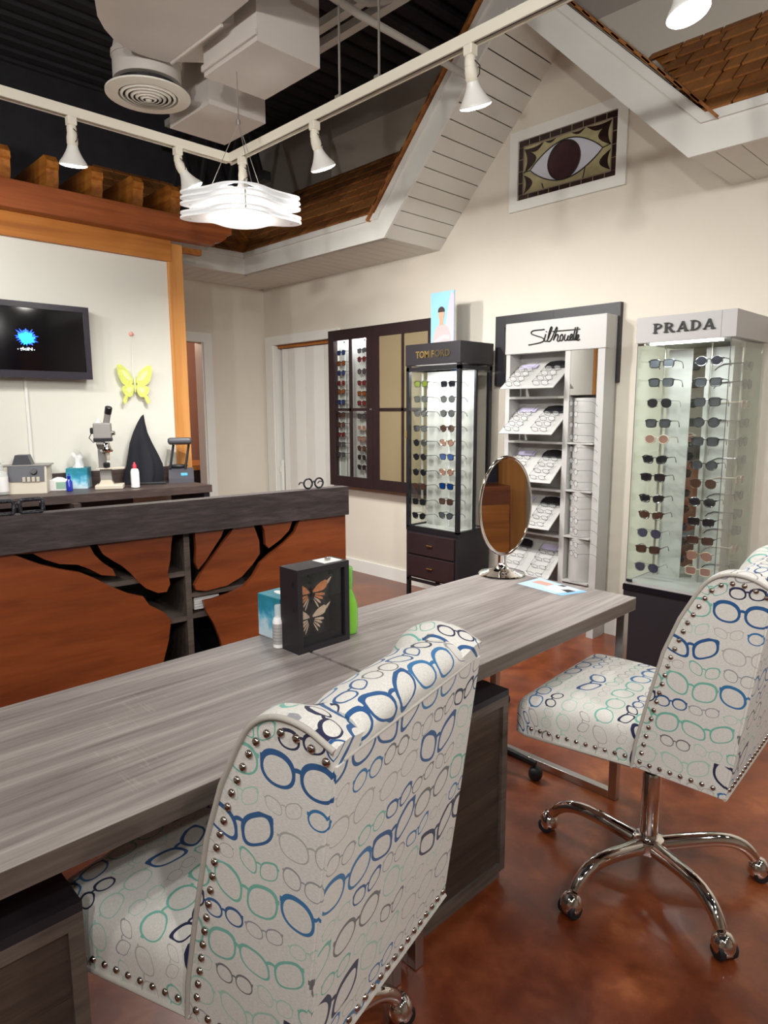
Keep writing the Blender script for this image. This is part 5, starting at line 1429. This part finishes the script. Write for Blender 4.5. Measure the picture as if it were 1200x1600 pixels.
# tissue boxes
def tissue_mat():
    t = NT('tissue_print'); v = t.coord(scale=(1, 1, 1)); f = t.noise(v, 22, 4, .6, .5)
    z = t.node('ShaderNodeSeparateXYZ'); t.t.links.new(v, z.inputs[0])
    g = t.math('ADD', t.math('MULTIPLY', z.outputs[2], 6.), t.math('MULTIPLY', t.math('SUBTRACT', f, .5), .9))
    t.set(t.b.inputs['Base Color'], t.ramp(g, [(.18, lin('c4dbe6')), (.32, lin('76bcd6')), (.5, lin('2f8fb0')), (.72, lin('1f7d8e'))])); t.b.inputs['Roughness'].default_value = .5
    MATS['tissue_print'] = t.m
tissue_mat()
def tissue_box(label, loc, rz, w_, h_, plume=True):
    t = thing('tissue_box', label, 'tissue box', loc, rz)
    part('carton', MB().rbox((0, 0, h_/2), (w_, w_*.95, h_), .003), 'tissue_print', t, **L_)
    part('slot', MB().lathe([(w_*.28, h_), (w_*.28, h_+.0008)], 20, sx=1, sy=.5), 'paper_white', t, **L_)
    if plume:
        n = 14; vs = []; fs = []
        prof = [(.040, 0), (.030, .02), (.026, .045), (.038, .07), (.030, .088)]
        for r_, z in prof:
            for i in range(n):
                a = 2*PI*i/n; rr = r_*(1+.35*math.sin(3*a+z*60)); vs.append((rr*math.cos(a)*.8+z*.12*math.sin(40*z), rr*math.sin(a)*.45, h_+z+.012*math.sin(2*a+1)*(z/.09)))
        for q_ in range(len(prof)-1):
            for i in range(n): fs.append((q_*n+i, q_*n+(i+1) % n, (q_+1)*n+(i+1) % n, (q_+1)*n+i))
        part('tissue', MB().add(vs, fs), 'tissue_white', t, smooth=60, **L_)
    return t
p, k = onc(125, 764, .065)
tissue_box('blue tissue box with a white tissue pulled up, beside the microscope', tuple(p), RZ-.1, .128, .135)
# microscope
t, k = item('microscope', 'grey monocular microscope on a pale square base', 'microscope', 170, 765, .075)
part('base', MB().rbox((.01, 0, .014), (.17, .14, .028), .006), 'beige_plastic', t, **L_)
part('stage_block', MB().rbox((-.01, .01, .09), (.07, .06, .075), .005), 'grey_plastic', t, **L_)
part('foot', MB().prism([(-.045, .028), (.045, .028), (.03, .06), (-.03, .06)], lambda a, c, d_: (a-.01, d_, c), -.02, .04), 'beige_plastic', t, **L_)
part('stage', MB().rbox((.02, 0, .132), (.17, .09, .008), .002), 'beige_plastic', t, **L_)
part('arm', MB().prism([(.075, .13), (.015, .13), (.015, .26), (-.05, .29), (-.05, .325), (.075, .325)], lambda a, c, d_: (-a*.0+d_-.03, a-.01, c), -.022, .022), 'grey_plastic', t, **L_)
part('head', MB().rbox((-.012, -.02, .375), (.105, .09, .10), .008), 'grey_plastic', t, **L_)
part('head_band', MB().rbox((-.012, -.02, .318), (.108, .092, .022), .003), 'black_plastic', t, **L_)
part('nosepiece', MB().lathe([(.01, .235), (.036, .24), (.040, .25), (.03, .262), (.02, .30)], 20, (.005, -.03, 0)), 'chrome', t, smooth=40, **L_)
part('objective', MB().lathe([(.006, .185), (.010, .19), (.011, .225), (.014, .238)], 14, (.012, -.035, 0)), 'beige_plastic', t, smooth=40, **L_)
part('condenser', MB().lathe([(.02, .14), (.022, .165), (.015, .172)], 14, (.0, -.03, 0)), 'black_plastic', t, smooth=40, **L_)
ey = Vector((.25, -.35, 1)).normalized()
tb = part('eyepiece_tube', MB().lathe([(.020, -.02), (.020, .06)], 16, (.015, -.03, .43), aim(ey)), 'grey_plastic', t, smooth=40, **L_)
part('eyepiece', MB().lathe([(.0215, .06), (.0225, .10), (.018, .105)], 16, (.015, -.03, .43), aim(ey)), 'black_plastic', t, smooth=40, **L_)
part('top_cone', MB().lathe([(.02, .424), (.016, .43), (.003, .455)], 14, (-.035, -.01, 0)), 'lamp_white', t, smooth=40, **L_)
part('focus_knob', MB().lathe([(.004, .02), (.014, .018), (.016, 0)], 14, (.042, -.03, .36), aim((1, -.3, 0))), 'chrome', t, smooth=40, **L_)
part('side_lamp', MB().rbox((-.075, -.01, .375), (.024, .04, .04), .008), 'black_plastic', t, **L_)
part('cord', MB().tube([(-.08, -.01, .36), (-.095, -.02, .33), (-.07, -.02, .30), (-.05, -.01, .31)], .003, 6), 'black_plastic', t, smooth=40, **L_)
# draped instrument
t, k = item('draped_instrument', 'instrument covered by a peaked navy black cloth', 'cloth', 228, 757, .10)
n = 36; vs = []; fs = []; prof = [(.002, .475), (.010, .462), (.024, .42), (.045, .35), (.068, .28), (.090, .20), (.108, .13), (.116, .06), (.118, .004)]
for q_, (r_, z) in enumerate(prof):
    g = q_/(len(prof)-1)
    for i in range(n):
        a = 2*PI*i/n; f_ = 1+.16*g*math.sin(5*a+1.2)+.07*g*math.sin(11*a)
        vs.append((r_*f_*math.cos(a)*1.05+.035*(1-g)-.03+(.012*math.sin(z*14)), r_*f_*math.sin(a)*.85, z))
for q_ in range(len(prof)-1):
    for i in range(n): fs.append((q_*n+i, q_*n+(i+1) % n, (q_+1)*n+(i+1) % n, (q_+1)*n+i))
fs += [tuple(range(n)), tuple(range(len(vs)-1, len(vs)-n-1, -1))]
part('cloth', MB().add(vs, fs), 'navy_cloth', t, smooth=70, **L_)
part('tray', MB().rbox((.03, -.06, .008), (.22, .12, .016), .004), 'black_plastic', t, **L_)
# white bottle with red cap
t, k = item('squeeze_bottle', 'white squeeze bottle with red cap in front of the dark cloth', 'bottle', 212, 762, .0)
part('bottle', MB().lathe([(.02, 0), (.027, .004), (.027, .105), (.022, .122), (.01, .128)], 18), 'paper_white', t, smooth=40, **L_)
part('cap', MB().lathe([(.012, .126), (.013, .148), (.008, .155), (.004, .168), (.001, .169)], 14), 'red_cap', t, smooth=40, **L_)
# tracer stand
t, k = item('frame_tracer', 'grey frame tracing device with tilted head and blue screen', 'device', 284, 753, .05)
part('base', MB().prism([(-.10, 0), (.09, 0), (.09, .09), (.03, .095), (-.10, .03)], lambda a, c, d_: (d_, a, c), -.085, .085), 'dark_grey_plastic', t, **L_)
part('screen', MB().obox((.02, -.06, .0545), (.045, .035, .004), Matrix.Rotation(.46, 3, 'X')), 'wash_blue', t, **L_)
part('lower_dish', MB().lathe([(.055, 0), (.07, .012), (.06, .022), (.002, .024)], 24, (-.02, .05, .095), sy=.7), 'black_plastic', t, smooth=40, **L_)
for sx_ in (-.055, .05): part('upright', MB().tube([(sx_-.02, .01, .09), (sx_+.01, .035, .26)], .009, 8), 'black_plastic', t, smooth=40, **L_)
part('head', MB().rbox((.0, .03, .285), (.165, .12, .045), .018, (2, 2, 1), None, Matrix.Rotation(-.12, 3, 'X')), 'dark_grey_plastic', t, smooth=50, **L_)
part('head_sticker', MB().lathe([(.03, 0), (.03, .001)], 18, (.0, .01, .309), sy=.6), 'paper_white', t, **L_)

# ================================================================== TELEVISION AND BUTTERFLY
XV = XP+.085
tr, br = PX(137.4, 481, XV), PX(144.5, 593.2, XV)
ty1 = (tr.y+br.y)/2; tz1, tz0 = tr.z, br.z; ty0 = ty1-(tz1-tz0)*1.72
t = thing('television', 'black flat television showing a blue burst logo', 'television', (XP, (ty0+ty1)/2, tz0))
bw = .035
part('housing', MB().rbox((XV-.025, (ty0+ty1)/2, (tz0+tz1)/2), (.045, ty1-ty0, tz1-tz0), .006), 'tv_frame', t)
part('wall_mount', MB().box(XP+.001, XV-.04, (ty0+ty1)/2-.15, (ty0+ty1)/2+.15, tz0+.1, tz1-.1), 'black_metal', t)
part('screen', MB().box(XV-.003, XV-.0005, ty0+bw, ty1-bw, tz0+.045, tz1-bw), 'tv_screen', t)
for a in ((ty0, ty1, tz1-bw, tz1), (ty0, ty1, tz0, tz0+.045), (ty0, ty0+bw, tz0+.045, tz1-bw), (ty1-bw, ty1, tz0+.045, tz1-bw)):
    part('bezel', MB().box(XV-.004, XV+.006, a[0], a[1], a[2], a[3]), 'tv_frame', t)
lc = PX(41, 527, XV); rs = .052
def burst(r0, r1, n, seed):
    rnd = random.Random(seed); pts = []
    for i in range(n):
        a = 2*PI*i/n; r_ = (r1 if i % 2 else r0)*(.8+.4*rnd.random()); pts.append((r_*math.cos(a), r_*.85*math.sin(a)))
    return pts
part('logo_burst', MB().prism(burst(rs*.85, rs*1.25, 44, 1), lambda a, c, d_: (XV+d_, lc.y+a, lc.z+c), 0, .0006), 'tv_blue', t)
part('logo_core', MB().prism(burst(rs*.72, rs*.86, 36, 2), lambda a, c, d_: (XV+.001+d_, lc.y+a, lc.z-.006+c), 0, .0006), 'tv_cyan', t)
lw = PX(41, 546, XV)
part('logo_text', text_mb('glciN', lambda a, c, d_: (XV+d_, lw.y-.036+.072*a, lw.z-.011+.024*c), .0008, .02), 'tv_text', t)
for sg in (-1, 1): part('logo_dot', MB().lathe([(.003, 0), (.003, .0008)], 10, (XV, lw.y+sg*.046, lw.z), aim((1, 0, 0))), 'tv_text', t)
c0, c1 = PX(39, 594, XP+.006), PX(47, 712, XP+.006)
solo('cable_cover', MB().box(XP+.001, XP+.012, c0.y-.008, c0.y+.008, CZ+.1, tz0+.02), 'white_paint', 'white cable cover running down below the television', 'cable cover')
bc = PX(211, 597, XP+.04); kb = mpp(bc)
t = thing('butterfly_decoration', 'yellow green mesh butterfly hanging on the cream partition', 'decoration', (XP+.02, bc.y, bc.z))
def bf(px_, py_, d_=0.): return (XP+.03+d_+.0006*abs(px_), bc.y+px_*kb*1.02, bc.z-py_*kb)
def wing(name, pts, mat, d_=0):
    pts = [tuple(p) for p in smooth_poly(pts, 2, True)]
    part(name, MB().prism(pts, lambda a, c, e: bf(a, c, e), d_, d_+.002), mat, t)
for sg in (-1, 1):
    wing('upper_wing', [(sg*1, 0), (sg*6, -12), (sg*14, -22), (sg*25, -28), (sg*28, -22), (sg*26, -8), (sg*20, 4), (sg*8, 7)], 'butter_yellow')
    wing('lower_wing', [(sg*1, 3), (sg*10, 5), (sg*21, 6), (sg*22, 13), (sg*16, 22), (sg*7, 24), (sg*2, 14)], 'butter_yellow', .003)
    wing('wing_marking', [(sg*4, -2), (sg*10, -12), (sg*20, -20), (sg*20, -12), (sg*12, -2)], 'butter_pale', .0026)
    wing('wing_marking', [(sg*4, 7), (sg*14, 9), (sg*15, 14), (sg*8, 18)], 'butter_pale', .0056)
    wing('wing_tail', [(sg*12, 20), (sg*18, 20), (sg*22, 30), (sg*19, 35), (sg*15, 30)], 'butter_yellow', .006)
part('body', MB().tube([bf(0, -8, .006), bf(0, 0, .008), bf(0, 16, .006)], [.004, .008, .003], 8), 'butter_pale', t, smooth=60)
hk = PX(205, 522, XP+.006)
part('string', MB().tube([(XP+.012, hk.y, hk.z), bf(-2, -8, .006)], .0012, 5), 'paper_white', t)
solo('wall_hook', MB().lathe([(.012, 0), (.016, .004), (.014, .010), (.006, .016), (.001, .018)], 14, (XP+.001, hk.y, hk.z), aim((1, 0, 0))), 'coral', 'small pink adhesive hook above the yellow butterfly', 'hook', smooth=40)

# ================================================================== THINGS ON THE DESKS
# shadow box with two butterflies (faces +x)
fl, frr = PZ(467, 1024, TZ), PZ(547, 999, TZ); bk = PZ(443, 1012, TZ)
bx_, by0_, by1_ = (fl.x+frr.x)/2, fl.y, frr.y; dep = bx_-bk.x
zt_ = PX(468, 891.5, bx_).z
t = thing('shadow_box', 'black shadow box holding two mounted orange butterflies', 'shadow box', (bx_-dep/2, (by0_+by1_)/2, TZ))
fw = .016
for a in ((by0_, by0_+fw, TZ, zt_), (by1_-fw, by1_, TZ, zt_), (by0_+fw, by1_-fw, TZ, TZ+fw), (by0_+fw, by1_-fw, zt_-fw, zt_)):
    part('box_side', MB().box(bx_-dep, bx_, a[0], a[1], a[2], a[3]), 'black_satin', t)
part('backing', MB().box(bx_-dep, bx_-dep+.006, by0_+fw, by1_-fw, TZ+fw, zt_-fw), 'black_satin', t)
part('glass', MB().box(bx_-.010, bx_-.008, by0_+fw, by1_-fw, TZ+fw, zt_-fw), 'picture_glass', t)
part('catch', MB().rbox((bx_-dep*.5, by1_-.045, zt_+.005), (.012, .014, .01), .002), 'brushed', t)
part('sticker', MB().box(bx_-dep*.9, bx_-dep*.2, by1_-.075, by1_-.012, zt_, zt_+.0008), 'paper_white', t)
def mounted(label, cy, cz, sc_, m1, m2):
    t = thing('mounted_butterfly', label, 'butterfly', (bx_-.03, cy, cz), group='butterflies in the shadow box')
    xx = bx_-.03
    def wg(name, pts, mat, d_):
        part(name, MB().prism([tuple(p) for p in smooth_poly(pts, 1, True)], lambda a, c, e: (xx+d_+e+.15*abs(a)*sc_, cy+a*sc_, cz+c*sc_), 0, .0008), mat, t)
    for sg in (-1, 1):
        wg('forewing', [(sg*.02, .05), (sg*.35, .42), (sg*.85, .62), (sg*.98, .55), (sg*.75, .12), (sg*.6, -.02), (sg*.05, 0)], 'wing_black', 0)
        wg('hindwing', [(sg*.02, 0), (sg*.5, -.02), (sg*.62, -.25), (sg*.5, -.62), (sg*.3, -.75), (sg*.1, -.3)], 'wing_black', .0002)
        wg('forewing_cell', [(sg*.04, .04), (sg*.34, .34), (sg*.70, .46), (sg*.68, .16), (sg*.5, .03), (sg*.1, .01)], m1, .001); wg('forewing_spot', [(sg*.66, .36), (sg*.9, .54), (sg*.84, .42), (sg*.70, .22)], m2, .001)
        for j in range(4):
            a0 = -.05-.32*j; wg('hindwing_cell', [(sg*.05, -.04-.03*j), (sg*(.58-.09*j), -.04-.15*j), (sg*(.58-.09*j), -.19-.15*j)], m1 if j < 2 else m2, .0012)
    part('body', MB().tube([(xx+.003, cy, cz+.3*sc_), (xx+.005, cy, cz), (xx+.003, cy, cz-.35*sc_)], [.0015, .004, .0015], 8), 'wing_black', t, smooth=60)
bh = zt_-TZ
mounted('orange mounted butterfly in the upper half of the shadow box', by0_+.066, TZ+bh*.66, .074, 'orange_wing', 'pale_wing')
mounted('paler mounted butterfly in the lower half of the shadow box', by0_+.064, TZ+bh*.36, .070, 'pale_wing', 'pale_wing')
p = PZ(437, 1003, TZ); 
tissue_box('pale blue tissue box half hidden behind the shadow box', (p.x-.05, p.y+.045, TZ), .05, .10, .125, False)
p = PZ(439, 1013, TZ)
t = thing('spray_bottle', 'small clear spray bottle with printed label beside the shadow box', 'bottle', (p.x-.012, p.y+.002, TZ))
part('bottle', MB().lathe([(.012, 0), (.016, .002), (.016, .075), (.013, .084), (.008, .088)], 18), 'paper_white', t, smooth=40, **L_)
part('label', MB().lathe([(.0162, .012), (.0165, .014), (.0165, .068), (.0162, .07)], 18), 'display_grey_white', t, smooth=40, **L_)
for i in range(5): part('label_line', MB().lathe([(.0166, .02+.009*i), (.01672, .0225+.009*i)], 18), 'grey_plastic', t, **L_)
part('cap', MB().lathe([(.0095, .086), (.010, .092), (.010, .118), (.008, .121), (.001, .122)], 16), 'clear_plastic', t, smooth=40, **L_)
p = PZ(552, 997, TZ)
t = thing('spray_bottle', 'bright green spray bottle behind the right edge of the shadow box', 'bottle', (bx_-.046, by1_+.0335, TZ))
part('bottle', MB().lathe([(.02, 0), (.027, .004), (.030, .03), (.030, .075), (.026, .10), (.016, .125), (.012, .135)], 22), 'green_bottle', t, smooth=40, **L_)
part('liquid', MB().lathe([(.018, .004), (.024, .008), (.0265, .03), (.0262, .07), (.022, .098), (.002, .1)], 18), 'yellow_liquid', t, smooth=40, **L_)
part('cap', MB().lathe([(.0125, .134), (.0155, .14), (.0155, .195), (.013, .20), (.001, .201)], 16), 'green_bottle', t, smooth=40, **L_)
# oval mirror
mb = PZ(784, 897, TZ); 
t = thing('table_mirror', 'oval tilting chrome mirror on a round foot on the far desk', 'mirror', (mb.x, mb.y, TZ))
part('foot', MB().lathe([(.088, 0), (.093, .003), (.090, .007), (.060, .016), (.030, .026), (.020, .036), (.016, .05)], 40, (mb.x, mb.y, TZ)), 'chrome', t, smooth=35)
mcz = CAM.z+ray(792, 790).z*math.hypot(mb.x, mb.y)/math.hypot(ray(792, 790).x, ray(792, 790).y)
mh = 154*mpp(Vector((mb.x, mb.y, mcz)))/2
part('stem', MB().lathe([(.0165, .04), (.0165, mcz-TZ-mh+.02)], 20, (mb.x, mb.y, TZ)), 'chrome', t, smooth=35)
mang = math.radians(-18); mn = Vector((math.cos(mang), math.sin(mang), .02)).normalized(); ms = Vector((-math.sin(mang), math.cos(mang), 0)); mu = mn.cross(ms)
if mu.z < 0: mu = -mu
mc = Vector((mb.x, mb.y, mcz))+mn*.015
tilt_ = .035
def mpt(a, r_, off): 
    x, z = mh*.63*r_*math.cos(a), mh*r_*math.sin(a)
    x, z = x*math.cos(tilt_)+z*math.sin(tilt_), -x*math.sin(tilt_)+z*math.cos(tilt_)
    return mc+ms*x+mu*z+mn*off
n = 48
part('glass', MB().add([mpt(2*PI*i/n, .955, .004) for i in range(n)], [tuple(range(n))]), 'mirror', t)
part('glass_bevel', MB().add([mpt(2*PI*i/n, .955, .0041) for i in range(n)]+[mpt(2*PI*i/n, .985, .001) for i in range(n)], [(i, (i+1) % n, n+(i+1) % n, n+i) for i in range(n)]), 'mirror', t)
part('rim', MB().tube([mpt(2*PI*i/n, .99, 0) for i in range(n)], .006, 8, closed=True), 'chrome', t, smooth=60)
part('mirror_back', MB().add([mpt(2*PI*i/n, .98, -.003) for i in range(n)]+[mpt(2*PI*i/n, .6, -.02) for i in range(n)], [tuple(range(n, 2*n))]+[(i, (i+1) % n, n+(i+1) % n, n+i) for i in range(n)]), 'chrome', t, smooth=50)
# card on the desk
q = [PZ(a, c, TZ) for a, c in ((843, 903), (918, 925), (877, 931), (808, 912))]
t = thing('brochure', 'pale blue printed brochure lying flat on the far desk', 'brochure', tuple((q[0]+q[2])/2))
def cu(u, v): a = q[3].lerp(q[0], v); c = q[2].lerp(q[1], v); return a.lerp(c, u)
def flat(name, pts, mat, z): part(name, MB().prism(pts, lambda a, c, d_: tuple(cu(a, c)+Vector((0, 0, d_))), z, z+.0004), mat, t)
flat('sheet', [(0, 0), (1, 0), (1, 1), (0, 1)], 'pale_blue', .0003)
flat('printed_band', [(.86, 0), (1, 0), (1, 1), (.92, 1)], 'sky_blue', .0008); flat('printed_text', [(.1, .45), (.42, .5), (.42, .8), (.12, .78)], 'coral', .0008)
flat('printed_photo', [(.45, .25), (.84, .2), (.88, .9), (.5, .92)], 'paper_white', .0008)
flat('printed_glasses', [(.5, .78), (.62, .8), (.62, .95), (.52, .93)], 'black_satin', .0013); flat('printed_glasses', [(.72, .5), (.9, .42), (.9, .72), (.78, .7)], 'black_satin', .0013)

# ================================================================== SIDE ROOM
zd = PX(310, 724, -6.3).z; yd = PX(310, 724, -6.3).y
t = thing('side_table', 'wooden table glimpsed through the far doorway', 'table', (-6.4, yd, 0))
part('top', MB().box(-6.75, -6.1, yd-.7, yd+.25, zd-.05, zd), 'pine_post', t)
for a, c in ((-6.7, yd-.65), (-6.15, yd-.65), (-6.7, yd+.2), (-6.15, yd+.2)): part('leg', MB().box(a, a+.04, c, c+.04, 0, zd-.05), 'black_satin', t)
part('panel', MB().box(-6.14, -6.12, yd-.6, yd+.19, .1, zd-.05), 'black_satin', t)
p = PX(295, 722, -6.3)
t = thing('lotion_bottle', 'slim white and purple bottle on the table in the side room', 'bottle', (-6.3, p.y, zd))
part('bottle', MB().lathe([(.02, 0), (.024, .004), (.024, .12), (.012, .14)], 14), 'lilac', t, smooth=40, **L_)
part('nozzle', MB().lathe([(.012, .14), (.010, .16), (.003, .21), (.001, .212)], 12), 'paper_white', t, smooth=40, **L_)

# ================================================================== BEHIND THE CAMERA (seen in the mirrors)
t = thing('cedar_column', 'cedar column on the right wall seen only in the mirrors', 'column', (XR-.1, 3.3, 0))
part('column', MB().box(XR-.14, XR-.001, 3.44, 3.69, 0, 2.6), 'pine_post', t)
t = thing('side_cabinet', 'cedar cabinet beside the column on the right wall', 'cabinet', (XR-.25, 2.9, 0))
part('body', MB().box(XR-.42, XR-.001, 2.45, 3.43, 0, .80), 'cedar_beam', t)
for i in range(2): part('door', MB().box(XR-.44, XR-.421, 2.47+.48*i, 2.93+.48*i, .04, .62), 'cedar_header', t)
part('door_panel', MB().box(XR-.03, XR-.001, 3.27, 3.43, .81, 2.5), 'navy_paint', t)
